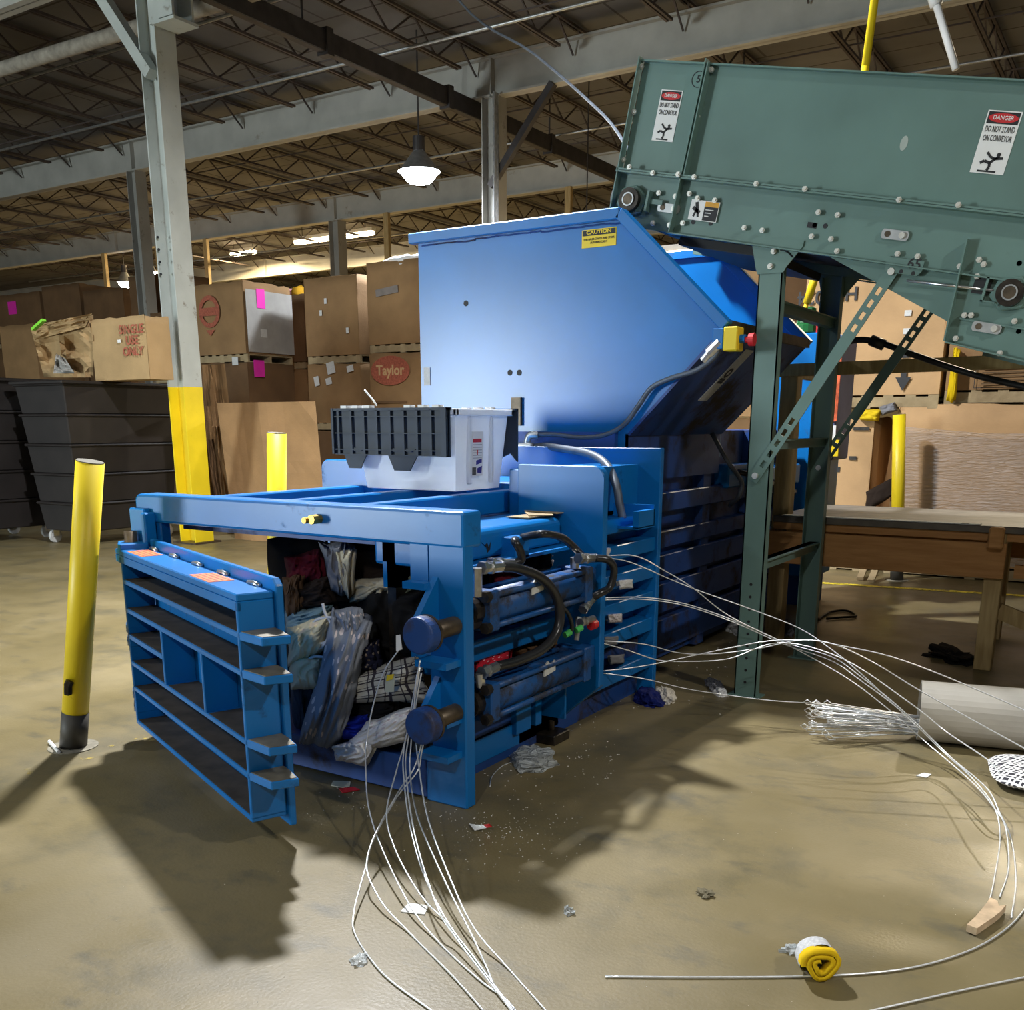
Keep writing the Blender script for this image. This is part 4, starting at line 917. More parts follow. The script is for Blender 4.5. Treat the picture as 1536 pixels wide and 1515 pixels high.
# bracket '65'
q = [lpx(*pp) for pp in ((1331, 385), (1388, 393), (1384, 408), (1376, 415), (1328, 408))]
bk = MB(CM).prism(q, 'y', YA - .02, YA - .012).build('brace_bracket', M_GREEN, C)
def cface(u, v, y): return frame_M(CM @ Vector((u, y, v)), cu_, cv_)
u, v = lpx(1373, 397); lettering('65', .06, M_INK, cface(u, v, YA - .0205), bk, bold=.001)
for pp in ((1353, 408), (1371, 411)):
    u, v = lpx(*pp); MB(CM).cyl((u, YA - .021, v), (u, YA - .0195, v), .009, 10).build('bolt_hole', M_INK, bk)
u, v = lpx(1048, 119); lettering('5', .045, M_INK, cface(u, v, YA - .002), C); MB(CM).ring((u, YA - .0015, v), (0, 1, 0), .032, .036, .001, 20).build('chalk_circle', M_INK, C)
u, v = lpx(1356, 215); MB(CM).prism([(u + .016 * math.cos(a), v + .03 * math.sin(a)) for a in [k * .5236 for k in range(12)]], 'y', YA - .0015, YA).build('paint_scuff', mat('scuff', (.35, .40, .36), .7), C)
# danger signs
def stick(Mx, w_, h_, parent):
    def P(poly): return [((a - .5) * w_, (c - .5) * h_) for a, c in poly]
    def limb(pts, r):
        b = MB(Mx)
        for (a, c) in zip(pts[:-1], pts[1:]): 
            p0 = ((a[0] - .5) * w_, (a[1] - .5) * h_, .002); p1 = ((c[0] - .5) * w_, (c[1] - .5) * h_, .002); b.bar(p0, p1, r, .0012, (0, 0, 1))
        return b
    b = limb([(.35, .34), (.47, .27), (.62, .24), (.85, .26)], w_ * .07); b2 = limb([(.62, .24), (.5, .17), (.33, .2), (.22, .16)], w_ * .08); b3 = limb([(.5, .17), (.52, .1), (.47, .05)], w_ * .08); b4 = limb([(.62, .24), (.74, .29)], w_ * .07); b5 = limb([(.2, .035), (.75, .035)], w_ * .05)
    for x in (b2, b3, b4, b5): b.add([Vector(p) for p in []], []); n = len(b.v); b.v += x.v; b.f += [tuple(i + n for i in f) for f in x.f]
    c_ = ((.70 - .5) * w_, (.31 - .5) * h_); b.add([(c_[0] + w_ * .06 * math.cos(k * .628), c_[1] + w_ * .06 * math.sin(k * .628), .003) for k in range(10)], [tuple(range(10))])
    b.build('falling_figure', M_INK, parent)
def danger(pp, w_, h_):
    u, v = lpx(*pp); Mx = cface(u, v, YA - .002)
    s = MB(Mx).box(-w_ / 2, w_ / 2, -h_ / 2, h_ / 2, -.001, .001).build('danger_sign', M_WHITE, C, label='white DANGER sign with a falling figure')
    MB(Mx).box(-w_ * .46, w_ * .46, h_ * .29, h_ * .48, .001, .0016).build('sign_header', M_INK, s)
    MB(Mx).prism([(w_ * .44 * math.cos(k * .314), h_ * .385 + h_ * .075 * math.sin(k * .314)) for k in range(20)], 'z', .0016, .002).build('sign_oval', M_RED, s)
    MB(Mx).ring((0, 0, 0), (0, 0, 1), .0, .0, 0, 3)
    lettering('DANGER', h_ * .095, M_WHITE, Mx @ Matrix.Translation((0, h_ * .385, .0028)), s, width=w_ * .6, bold=.0002)
    lettering('DO NOT STAND\nON CONVEYOR', h_ * .135, M_INK, Mx @ Matrix.Translation((0, h_ * .13, .0018)), s, width=w_ * .86, bold=.0001, rows=1.05)
    stick(Mx, w_, h_, s)
danger((1001, 174), .115, .222); danger((1494, 214), .135, .235)
u, v = lpx(1057, 317); Mx = cface(u, v, YA - .01)
s = MB(Mx).box(-.075, .075, -.045, .045, -.001, .001).build('nip_warning_sticker', M_WHITE, C, label='white and black entanglement warning sticker')
MB(Mx).box(-.0, .072, -.042, .02, .001, .002).build('sticker_block', M_INK, s); MB(Mx).box(.0, .072, .02, .042, .001, .002).build('sticker_header', mat('amber_print', (.75, .36, .02), .5), s)
b = MB(Mx)
for p0, p1, r in (((-.045, .035), (-.035, 0), .016), ((-.06, .01), (-.02, -.01), .016), ((-.04, 0), (-.05, -.03), .01), ((-.035, 0), (-.025, -.03), .01)): b.bar((*p0, .0016), (*p1, .0016), r, .0012, (0, 0, 1))
b.build('hand_pictogram', M_INK, s)
for k in range(3): MB(Mx).box(.008, .05 - k * .01, .004 - k * .014, .008 - k * .014, .002, .0025).build('print_line', M_LABEL, s)
# legs
def leg(y, s):
    L = MB().box(-1.732, -1.616, y, y + s * .006, 0, 2.2).box(-1.732, -1.726, y, y + s * .06, 0, 2.2).box(-1.622, -1.616, y, y + s * .06, 0, 2.2).build('leg', M_GREEN, C)
    b = MB()
    for k in range(9): b.cyl((-1.675, y - s * .001, .08 + k * .065), (-1.675, y + s * .001, .08 + k * .065), .008, 8)
    b.build('leg_hole', M_INK, L)
    MB().prism([(-1.765, 2.265), (-1.52, 2.225), (-1.525, 2.20), (-1.60, 2.115), (-1.61, 2.095), (-1.735, 2.095), (-1.745, 2.12), (-1.77, 2.23)], 'y', y - s * .008, y).build('gusset_plate', M_GREEN, L)
    for (x, z) in ((-1.66, 2.19), (-1.672, 2.125)): MB().cyl((x, y - s * .008, z), (x, y - s * .02, z), .014, 8).cyl((x, y - s * .02, z), (x, y - s * .03, z), .008, 6).build('gusset_bolt', M_BOLT, L)
    pts = [(-1.63 + .02 * k, 2.195 - .004 * k * k) for k in range(4)]
    MB().tube([(x, y - s * .009, z) for x, z in pts], .004, 5).build('slot_hole', M_INK, L)
    MB().box(-1.76, -1.59, y - .02, y + s * .08, 0, .008).build('foot_plate', M_GREEN, L)
leg(YA, 1); leg(YBk, -1)
for (ppx, ppy) in ((1168, 458), (1158, 668), (1145, 850)):
    z = PY(ppx, ppy, YA + .05).z
    MB().box(-1.70, -1.65, YA + .012, YBk - .012, z - .025, z + .025).box(-1.70, -1.63, YA + .012, YBk - .012, z + .019, z + .025).build('leg_rung', M_GREEN, C)
for y in (YA - .012, YBk + .004):
    p0 = Vector((-1.683, y, 1.15)); p1 = Vector((-1.115, y, 2.06)); L = (p1 - p0).length; t = (p1 - p0).normalized(); n = Vector((-t.z, 0, t.x))
    BMx = Matrix(((t.x, 0, n.x, p0.x), (0, 1, 0, p0.y), (t.z, 0, n.z, p0.z), (0, 0, 0, 1)))
    b = MB(BMx); w_ = .028
    b.box(-.03, L + .03, 0, .008, -w_, -w_ + .018).box(-.03, L + .03, 0, .008, w_ - .018, w_)
    slots = [.05, .11, .17, .23, .29, L - .29, L - .23, L - .17, L - .11]; x = -.03
    for sl in slots: b.box(x, sl, 0, .008, -w_ + .018, w_ - .018); x = sl + .035
    b.box(x, L + .03, 0, .008, -w_ + .018, w_ - .018)
    br = b.build('diagonal_brace', M_GREEN, C)
    for pp in (0, L): MB(BMx).cyl((pp, -.012, 0), (pp, .012, 0), .016, 8).build('brace_bolt', M_BOLT, br)
# far support of the tail end
for y in (YA, YBk): MB().box(1.0, 1.1, y, y + .06, 0, 1.66).build('leg', M_GREEN, C)

# black cable hung beside the legs
tag(MB().tube(crom([PY(x_, y_, 6.1) for x_, y_ in ((1255, 520), (1285, 510), (1320, 514), (1370, 532), (1440, 556), (1500, 572), (1560, 585))], 6), .017, 8).cyl(PY(1306, 510, 6.1), PY(1326, 518, 6.1), .03, 8).build('power_cable', M_BLACK, None, True), 'thick black cable sagging from the conveyor leg past the timber rail', 'cable')
tag(MB().cyl((PY(1298, 100, 6.08).x - .05, 6.06, 2.55), tuple(PY(1298, 100, 6.08)), .022, 8).cyl(tuple(PY(1298, 100, 6.08)), tuple(PY(1298, 100, 6.08) + (PY(1316, -30, 6.08) - PY(1298, 100, 6.08)) * ((6.93 - PY(1298, 100, 6.08).z) / (PY(1316, -30, 6.08).z - PY(1298, 100, 6.08).z))), .022, 8).build('yellow_pipe', M_YSIGN, None, True), 'yellow pipe rising behind the top of the conveyor', 'pipe')
tag(MB().cyl(PY(1210, 455, 7.6), PY(1230, 392, 7.6), .03, 8).cyl(PY(1210, 455, 7.6), PY(1206, 470, 7.6), .018, 8).build('yellow_pole', M_YSIGN, None, True), 'slanting yellow handle behind the conveyor legs above the blue cabinet', 'handle')
tag(MB().cyl(PY(1434, 104, 9.5), PY(1405, 8, 9.5), .03, 8).cyl(PY(1405, 8, 9.5), PY(1400, -8, 9.5), .05, 8).cyl(PY(1400, -8, 9.5), (PY(1400, -8, 9.5).x, 9.5, 6.945), .012, 6).build('fluorescent_tube', M_WHITE, None, True), 'slanting white tube hanging over the back of the conveyor', 'tube')

# ================================================================== TIMBER BENCH (right)
W = thing('timber_bench', 'rough timber bench and rail behind the conveyor legs', 'bench', (-1.3, 6.7, 0))
def post(x, y, z0, z1, s=.09, name='post'): return MB().box(x - s / 2, x + s / 2, y - s / 2, y + s / 2, z0, z1).build(name, M_WOOD, W, bevel=.004)
post(-1.985, 6.36, 0, 1.74, .105); post(-2.03, 7.22, 0, 1.74, .10); post(-.70, 6.28, 0, .83, .095); post(-.77, 7.25, 0, .8, .09); post(-.35, 6.95, 0, 2.2, .1)
MB().box(-2.06, -.645, 6.20, 6.24, .545, .745).build('apron_board', M_WOODR, W, bevel=.004)
MB().box(-2.06, -.645, 7.27, 7.31, .545, .745).build('apron_board', M_WOODR, W, bevel=.004)
MB().box(-2.05, -2.01, 6.24, 7.27, .56, .745).build('apron_board', M_WOODR, W, bevel=.004)
MB().box(-.74, -.66, 6.14, 6.20, .72, .84).build('bench_block', M_WOODR, W, bevel=.01)
MB().bar((-.66, 6.3, .35), (.1, 6.5, .05), .05, .09).build('bench_brace', M_WOOD, W)
MB().box(-.6, .4, 6.28, 6.33, .545, .62).build('apron_board', M_WOODR, W)
MB().bar((-2.05, 6.30, 1.72), (.6, 6.30, 1.745), .04, .075).build('top_rail', M_WOOD, W, bevel=.004)
MB().bar((-2.03, 6.30, 1.72), (-2.03, 7.3, 1.72), .04, .075).build('top_rail', M_WOOD, W, bevel=.004)
b = MB().box(-2.0, .5, 6.22, 7.3, .80, .84); tp = b.build('bench_top', mat('worn_galvanised_top', (.13, .115, .095), .55, .2, .3, 8), W, bevel=.004)
MB().box(-1.95, -.80, 6.23, 6.29, .841, .846).build('edge_strip', M_LABEL, tp); MB().box(-.90, -.86, 6.232, 6.288, .8461, .848).build('edge_mark', M_GREASE, tp)
MB().box(-2.0, .5, 6.24, 7.26, .755, .80).build('bench_frame', M_WOODR, W)

# blue power unit cabinet behind the timber posts
K = thing('control_cabinet', 'blue steel cabinet behind the conveyor legs with warning labels', 'cabinet', (-2.0, 7.7, 0))
ca = PX(1215, 500, -2.05)
q0 = PY(1195, 500, 7.75); q1 = PY(1262, 500, 7.75); zc0 = PY(1240, 690, 7.75).z
MB().box(q0.x - .25, q1.x - .06, 7.75, 8.2, zc0 - .9, q0.z).build('cabinet_body', M_BLUE, K, bevel=.01)
MB().box(q1.x - .05, q1.x + .02, 7.72, 8.15, zc0, q0.z - .03).build('cabinet_door', mat('blue_grey_paint', (.10, .12, .24), .5), K, bevel=.01)
MB().box(q0.x - .2, q1.x - .1, 7.8, 8.15, 0, zc0 - .9).build('cabinet_plinth', M_BLUEDARK, K)
dm = PY(1252, 590, 7.71)
MB().box(dm.x - .03, dm.x + .03, 7.71, 7.722, dm.z - .2, dm.z + .25).build('warning_label', mat('orange_red_label', (.65, .12, .04), .6, 0, .3, 40), K)
MB().box(dm.x - .03, dm.x + .03, 7.71, 7.722, dm.z - .42, dm.z - .23).build('paper_label', M_WHITE, K)
dm = PY(1250, 672, 7.71); MB().box(dm.x - .04, dm.x + .04, 7.70, 7.722, dm.z - .06, dm.z + .06).build('warning_label', M_YSIGN, K)
g = PY(1210, 490, 7.85); MB().cyl((g.x, 7.85, q0.z), (g.x, 7.85, q0.z + .07), .1, 16).cyl((g.x, 7.85, q0.z + .07), (g.x, 7.85, q0.z + .19), .08, 16, True, .06).build('green_motor_cap', mat('dark_green_plastic', (.01, .12, .03), .4), K, bevel=.008)
g = PY(1228, 492, 7.85); MB().box(g.x - .05, g.x + .06, 7.8, 7.9, q0.z, q0.z + .06).box(g.x - .03, g.x + .03, 7.82, 7.88, q0.z + .06, q0.z + .09).build('red_gauge', M_RED, K)

# ================================================================== BOLLARDS
def bollard(label, base, top, r=.056, dark=.17):
    base = Vector(base); top = Vector(top); ax = (top - base).normalized()
    t = thing('bollard', label, 'bollard', base)
    a = base + ax * dark
    MB().cyl(a, top, r, 28).build('pipe', M_YELLOW, t, True, bevel=0)
    b = MB()
    b.cyl(top, top + ax * .004, r * .97, 28).build('top_cap', mat('worn_cap', (.12, .11, .08), .7), t)
    MB().cyl(base, a, r * 1.03, 28).build('base_sleeve', mat('dark_sleeve', (.05, .045, .035), .6), t, True)
    MB().ring(base + Vector((0, 0, .0)), (0, 0, 1), r, r * 1.9, .004, 24).build('grout_ring', mat('grout', (.22, .20, .15), .9, 0, .3, 30), t)
    return t
base = PZ(110, 1120); tp_ = PY(135, 693, base.y + .08)
b1 = bollard('leaning yellow bollard standing beside the open blue door', base, tp_)
ax = (tp_ - base).normalized()
MB().tube([base + ax * .27 + Vector((.02, -.056, 0)), base + ax * .31 + Vector((.025, -.062, 0)), base + ax * .33 + Vector((.03, -.056, 0))], .018, 6).build('paint_chip', M_GREASE, b1)
q = PY(412, 838, 4.3); bollard('yellow bollard between the baler frame and the leaning cardboard', (q.x - .03, 4.3, 0), PY(415, 650, 4.3), dark=.1)
q = PZ(1345, 870); bollard('yellow bollard in front of the shrink-wrapped box', q, PY(1349, 622, q.y), dark=.18)

# ================================================================== BOXES AND PALLETS
def pallet(label, x0, x1, y0, y1, z0, group):
    t = thing('pallet', label, 'pallet', ((x0 + x1) / 2, (y0 + y1) / 2, z0), group)
    L = x1 - x0; n = 7; w_ = .09
    for y in (y0, (y0 + y1) / 2 - .02, y1 - .04): MB().box(x0, x1, y, y + .04, z0 + .016, z0 + .106).build('stringer', M_PALLET, t)
    for k in range(n):
        x = x0 + k * (L - w_) / (n - 1); MB().box(x, x + w_, y0, y1, z0 + .106, z0 + .124).build('deck_board', M_PALLET, t)
    for k in (0, 3, 6):
        x = x0 + k * (L - w_) / (n - 1); MB().box(x, x + w_, y0, y1, z0, z0 + .016).build('deck_board', M_PALLET, t)
    return t
def gaylord(label, x0, x1, y0, y1, z0, z1, m=M_CARD, sag=.02, group=None, lid=False, seed=0, name='cardboard_box'):
    rnd = random.Random(seed + 11)
    t = thing(name, label, 'box', ((x0 + x1) / 2, (y0 + y1) / 2, z0), group)
    th = .012; n = 8
    def wall(P0, P1, nrm):
        P0 = Vector(P0); P1 = Vector(P1); nrm = Vector(nrm); vs = []; fs = []
        so_ = rnd.uniform(0, 9); tops = [rnd.uniform(-.012, .012) for _ in range(n + 1)]
        for off in (0, -th):
            for j in range(n + 1):
                for i in range(n + 1):
                    a, c = i / n, j / n
                    bl = sag * math.sin(math.pi * a) * math.sin(math.pi * min(1, c * .9 + .1)) + .012 * noise.noise(Vector((so_ + a * 3, c * 3, so_)))
                    p = P0.lerp(P1, a) + nrm * (bl + off); p.z = z0 + (z1 - z0 + (tops[i] if j == n else 0)) * c; vs.append(p)
        N_ = (n + 1) ** 2
        for j in range(n):
            for i in range(n):
                k = j * (n + 1) + i; fs.append((k, k + 1, k + n + 2, k + n + 1)); fs.append((N_ + k, N_ + k + n + 1, N_ + k + n + 2, N_ + k + 1))
        for i in range(n):
            k = n * (n + 1) + i; fs.append((k, k + 1, N_ + k + 1, N_ + k))
        return MB().add(vs, fs)
    fw_ = wall((x0, y0, z0), (x1, y0, z0), (0, -1, 0)).build('front_wall', m, t, True)
    wall((x1, y0, z0), (x1, y1, z0), (1, 0, 0)).build('side_wall', m, t, True)
    wall((x1, y1, z0), (x0, y1, z0), (0, 1, 0)).build('rear_wall', m, t, True)
    wall((x0, y1, z0), (x0, y0, z0), (-1, 0, 0)).build('side_wall', m, t, True)
    MB().box(x0, x1, y0, y1, z0, z0 + .01).build('bottom', m, t)
    MB().box(x0 + .02, x1 - .02, y0 + .02, y1 - .02, z1 - .08, z1 - .06 if not lid else z1).build('top_fill' if not lid else 'lid', g_grey if not lid else m, t)
    return t
def slip(t, x, y, z, w_, h_, m, face='y', name='paper_label', tilt=0, off=.03):
    Mx = frame_M((x, y - off, z), (1, 0, 0), (0, 0, 1)) if face == 'y' else frame_M((x + off, y, z), (0, 1, 0), (0, 0, 1))
    return MB(Mx @ Matrix.Rotation(tilt, 4, 'Z')).box(-w_ / 2, w_ / 2, -h_ / 2, h_ / 2, -.002, .002).build(name, m, t)
GB = 'stacked cardboard gaylord boxes'
# left stacks: x by pixel at plane Y, tiers by pixel heights
def zat(px_, py_, Y): return PY(px_, py_, Y).z
def xat(px_, Y, py_=500): return PY(px_, py_, Y).x
YS = 12.0
def stack(xa, xb, Y, dep, zs, labels, mats, pl=True, seed=0):
    out = []
    for k, (z0, z1) in enumerate(zs):
        pallet('wooden pallet under the ' + labels[k][0], xa, xb, Y + .02, Y + dep - .02, z0 - .126, 'pallets under the stacked boxes')
        out.append(gaylord(labels[k][1], xa, xb, Y, Y + dep, z0, z1, mats[k], .03, GB, False, seed + k))
    return out
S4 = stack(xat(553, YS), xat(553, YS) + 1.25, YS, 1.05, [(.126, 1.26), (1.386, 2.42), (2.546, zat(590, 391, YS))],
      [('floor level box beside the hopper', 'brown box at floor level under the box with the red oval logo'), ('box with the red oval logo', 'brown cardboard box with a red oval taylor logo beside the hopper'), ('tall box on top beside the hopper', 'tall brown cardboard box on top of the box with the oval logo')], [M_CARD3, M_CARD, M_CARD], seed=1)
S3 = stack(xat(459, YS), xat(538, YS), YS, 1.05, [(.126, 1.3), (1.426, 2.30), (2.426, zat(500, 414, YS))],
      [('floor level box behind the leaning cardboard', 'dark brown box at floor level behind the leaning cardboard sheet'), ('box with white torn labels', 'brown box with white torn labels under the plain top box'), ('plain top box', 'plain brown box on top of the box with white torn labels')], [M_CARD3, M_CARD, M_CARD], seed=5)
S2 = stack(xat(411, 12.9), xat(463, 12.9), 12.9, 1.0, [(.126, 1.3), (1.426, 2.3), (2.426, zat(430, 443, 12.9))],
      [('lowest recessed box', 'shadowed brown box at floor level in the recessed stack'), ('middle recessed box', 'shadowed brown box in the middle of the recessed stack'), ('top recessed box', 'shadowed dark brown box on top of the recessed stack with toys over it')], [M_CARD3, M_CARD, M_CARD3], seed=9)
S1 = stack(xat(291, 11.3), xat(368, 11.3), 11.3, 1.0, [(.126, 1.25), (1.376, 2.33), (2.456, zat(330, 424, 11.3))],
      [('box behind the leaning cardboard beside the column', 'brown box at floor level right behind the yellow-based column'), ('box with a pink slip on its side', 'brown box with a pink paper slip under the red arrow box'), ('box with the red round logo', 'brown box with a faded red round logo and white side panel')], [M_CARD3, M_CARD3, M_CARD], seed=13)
# prints
t = S4[1]; q = PY(588, 556, YS)
MB(frame_M((q.x, YS - .045, q.z), (1, 0, 0), (0, 0, 1))).prism([(.37 * math.cos(k * .2618), .21 * math.sin(k * .2618)) for k in range(24)], 'z', -.001, .001).build('oval_logo', M_REDFADE, t)
lettering('Taylor', .2, M_CARD2, frame_M((q.x, YS - .048, q.z), (1, 0, 0), (0, 0, 1)), t, bold=.006)
MB(frame_M((q.x, YS - .045, q.z - .45), (1, 0, 0), (0, 0, 1))).box(-.3, .3, -.015, .015, 0, .001).build('faint_print', M_CARD3, t)
q = PY(583, 437, YS); slip(S4[2], q.x, YS, q.z, .42, .10, mat('blue_grey_print', (.20, .17, .15), .8), tilt=.1, off=.045)
for pp, w_, h_ in (((499, 552), .16, .17), ((496, 572), .12, .10), ((528, 553), .13, .09), ((478, 572), .1, .14)):
    q = PY(*pp, YS); slip(S3[1], q.x, YS, q.z, w_, h_, M_LABEL, tilt=.2, off=.045)
for pp in ((484, 470), (524, 496), (491, 452)):
    q = PY(*pp, YS); slip(S3[2], q.x, YS, q.z, .05, .08, M_LABEL, off=.045)
q = PY(317, 468, 11.3); t = S1[2]
MB(frame_M((q.x, 11.3 - .045, q.z), (1, 0, 0), (0, 0, 1))).ring((0, 0, 0), (0, 0, 1), .17, .24, .001, 20).box(-.22, .22, -.06, .06, 0, .0015).prism([(-.1, -.27), (.1, -.27), (0, -.36)], 'z', 0, .001).build('round_logo', M_REDFADE, t)
x1 = xat(368, 11.3) + .01
MB(frame_M((x1 + .03, 11.8, 2.93), (0, 1, 0), (0, 0, 1))).box(-.49, .49, -.45, .46, 0, .004).build('white_panel', M_CARDW, t, label='white cardboard side panel')
q = PX(391, 448, x1 + .04); slip(t, x1 + .034, q.y, q.z, .17, .28, M_PINK, 'x', 'pink_slip', off=.006); q = PX(396, 500, x1 + .04); slip(t, x1 + .034, q.y, q.z, .13, .12, M_LABEL, 'x', off=.006)
q = PX(389, 553, x1 + .04); slip(S1[1], x1, q.y, q.z, .22, .25, M_PINK, 'x', 'pink_slip', off=.04); q = PX(355, 542, x1); slip(S1[1], xat(352, 11.3), 11.3, zat(352, 542, 11.3), .13, .12, M_LABEL)
# toys / clothes on top
def heap(label, cx_, cy_, cz, rx, ry, rz, m, seed, name='clothes_heap'):
    bm = bmesh.new(); bmesh.ops.create_icosphere(bm, subdivisions=3, radius=1)
    for v in bm.verts:
        k = 1 + .35 * noise.noise(v.co * 2.1 + Vector((seed, 0, 0))) + .15 * noise.noise(v.co * 6 + Vector((seed, 3, 0)))
        v.co = Vector((v.co.x * rx * k, v.co.y * ry * k, max(-.2, v.co.z) * rz * k))
    me = bpy.data.meshes.new(name); bm.to_mesh(me); bm.free(); me.transform(Matrix.Translation((cx_, cy_, cz)))
    return tag(wrap(name, me, m, None, True), label, 'clothing')
heap('white clothes heaped on the tall box beside the hopper', xat(575, YS) + .3, YS + .3, zat(590, 391, YS) - .03, .45, .3, .14, g_white, 1)
heap('orange and pink toys on the dark recessed box', xat(440, 12.9), 13.1, zat(430, 443, 12.9) + .03, .13, .14, .13, G('cloth_orange', (.75, .40, .03)), 2, 'soft_toy')
heap('pink soft toy beside the orange toy on the recessed box', xat(426, 12.9), 13.1, zat(430, 443, 12.9) + .03, .12, .14, .1, G('cloth_pinkish', (.8, .35, .4)), 3, 'soft_toy')
# more boxes farther back on the left
FARB = []
for i, (pa, pb, ya, yb_, Y) in enumerate(((-10, 66, 445, 560, 15.5), (70, 126, 430, 560, 15.5), (130, 190, 437, 560, 15.5), (200, 262, 415, 600, 14.3), (0, 52, 490, 560, 12.2), (228, 275, 470, 640, 12.9))):
    xa, xb = xat(pa, Y), xat(pb, Y); z1 = zat(pa, ya, Y); 
    pallet('pallet under the dim far left boxes', xa, xb, Y, Y + 1, z1 - 1.26 if z1 > 2.6 else 1.3, 'pallets under the far left boxes')
    zb_ = (z1 - 1.26 if z1 > 2.6 else 1.3)
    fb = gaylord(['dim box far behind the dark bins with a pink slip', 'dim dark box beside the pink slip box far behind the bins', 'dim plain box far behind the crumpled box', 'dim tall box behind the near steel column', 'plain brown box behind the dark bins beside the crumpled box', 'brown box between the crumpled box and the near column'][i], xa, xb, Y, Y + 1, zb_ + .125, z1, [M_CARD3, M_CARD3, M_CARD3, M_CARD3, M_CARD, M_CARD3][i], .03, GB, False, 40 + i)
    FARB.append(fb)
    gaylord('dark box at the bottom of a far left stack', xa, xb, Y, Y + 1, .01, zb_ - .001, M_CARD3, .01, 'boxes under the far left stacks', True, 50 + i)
q = PY(20, 462, 15.5); slip(FARB[0], q.x, 15.5, q.z, .35, .3, M_PINK, name='pink_slip')
# crumpled torn carton on the bins
def crumple(label, x0, x1, y0, y1, z0, z1, seed):
    t = gaylord(label, x0, x1, y0, y1, z0, z1, M_CARD2, .03, None, False, seed, 'torn_carton'); return t
bx0, by0 = -11.15, 7.2
Yc = 7.5
t = gaylord('pale cardboard carton with a torn crumpled side standing on the dark bin', xat(137, Yc), xat(219, Yc), Yc, Yc + .32, 1.885, zat(180, 476, Yc), M_CARDM, .004, None, False, 70, 'torn_carton')
q = PY(200, 511, Yc); lettering('SINGLE\nUSE\nONLY', .13, M_REDFADE, frame_M((q.x, Yc - .019, q.z), (1, 0, 0), (0, 0, 1)), t, bold=.003)
q = PY(182, 512, Yc); slip(t, q.x, Yc, q.z, .05, .03, M_WHITE)
# crumpled flap to its left
def sheet(name, label, px_pts, Y, amp, m, seed, cat='cardboard', n=12, parent=None, thick=.01, lean=0, floor=False):
    TL, TR, BR, BL = [Vector((*p, 0)) for p in px_pts]; vs = []; fs = []; ztp = PY(TL.x, TL.y, Y + lean).z
    for off in (0, thick):
        for j in range(n + 1):
            for i in range(n + 1):
                a, c = i / n, j / n; p = (TL * (1 - a) + TR * a) * (1 - c) + (BL * (1 - a) + BR * a) * c
                d_ = amp * (abs(noise.noise(Vector((a * 2.3 + seed, c * 2.3, seed)))) * 2 + noise.noise(Vector((a * 4 + seed, c * 4, 1)))*.15)
                q = PY(p.x, p.y, Y + d_ + off + lean * (1 - c))
                if floor: q.z = ztp * (1 - c) + .006
                vs.append(q)
    N_ = (n + 1) ** 2
    for j in range(n):
        for i in range(n):
            k = j * (n + 1) + i; fs += [(k, k + 1, k + n + 2, k + n + 1), (N_ + k, N_ + k + n + 1, N_ + k + n + 2, N_ + k + 1)]
    ed = [i for i in range(n + 1)] + [j * (n + 1) + n for j in range(1, n + 1)] + [n * (n + 1) + i for i in range(n - 1, -1, -1)] + [j * (n + 1) for j in range(n - 1, 0, -1)]
    for a, c in zip(ed, ed[1:] + ed[:1]): fs.append((a, c, N_ + c, N_ + a))
    o = MB().add(vs, fs).build(name, m, parent, False)
    return tag(o, label, cat) if not parent else o
sheet('crumpled_side', '', ((46, 493), (140, 472), (140, 566), (66, 566)), Yc - .02, .22, M_CARDM, 3, parent=t)
sheet('torn_flap', '', ((60, 486), (138, 470), (128, 490), (52, 510)), Yc - .08, .12, M_CARDM, 8, parent=t)
sheet('torn_flap', '', ((84, 530), (98, 538), (112, 560), (80, 560)), Yc - .1, .08, M_CARDW, 5, parent=t)
q = PY(62, 488, Yc - .2); MB().bar(PY(50, 494, Yc - .2), PY(66, 480, Yc - .2), .05, .03).build('green_tape', mat('green_tape', (.25, .75, .05), .5), t)
# dark ribbed bins on casters
def bin_(label, x0, x1, y0, y1, ztop, seed):
    t = thing('ribbed_bin', label, 'bin', ((x0 + x1) / 2, (y0 + y1) / 2, 0), 'dark ribbed plastic bins')
    z0 = .16; n = 5; h = (ztop - z0) / n
    for k in range(n):
        i_ = .10 * (n - 1 - k) / n
        b = MB(); zz = z0 + k * h
        frustum(b, x0 + i_ + .05, x1 - i_ - .05, y0 + i_ + .05, y1 - i_ - .05, zz, x0 + i_ + .02, x1 - i_ - .02, y0 + i_ + .02, y1 - i_ - .02, zz + h - .03)
        b.box(x0 + i_ - .005, x1 - i_ + .005, y0 + i_ - .005, y1 - i_ + .005, zz + h - .03, zz + h)
        b.build('bin_tier', M_BINM, t, bevel=.012)
    MB().box(x0 - .03, x1 + .03, y0 - .03, y1 + .03, ztop - .01, ztop + .03).build('bin_rim', M_BINM, t, bevel=.01)
    for (x, y) in ((x0 + .2, y0 + .2), (x1 - .2, y0 + .2), (x0 + .2, y1 - .2), (x1 - .2, y1 - .2)):
        cs = MB().cyl((x - .02, y, .08), (x + .02, y, .08), .08, 20).build('caster_wheel', mat('caster_white', (.5, .5, .48), .5), t, bevel=.006)
        MB().box(x - .035, x - .025, y - .04, y + .04, .08, .17).box(x + .025, x + .035, y - .04, y + .04, .08, .17).build('caster_fork', M_CHROME, cs)
    return t
ztop = 1.85
bin_('dark ribbed plastic bin with the torn carton on its rim', -11.42, -10.45, 7.02, 8.62, ztop, 1)
bin_('dark ribbed plastic bin on white casters next to the bin with the torn carton', -12.75, -11.62, 6.0, 7.7, ztop + .05, 2)
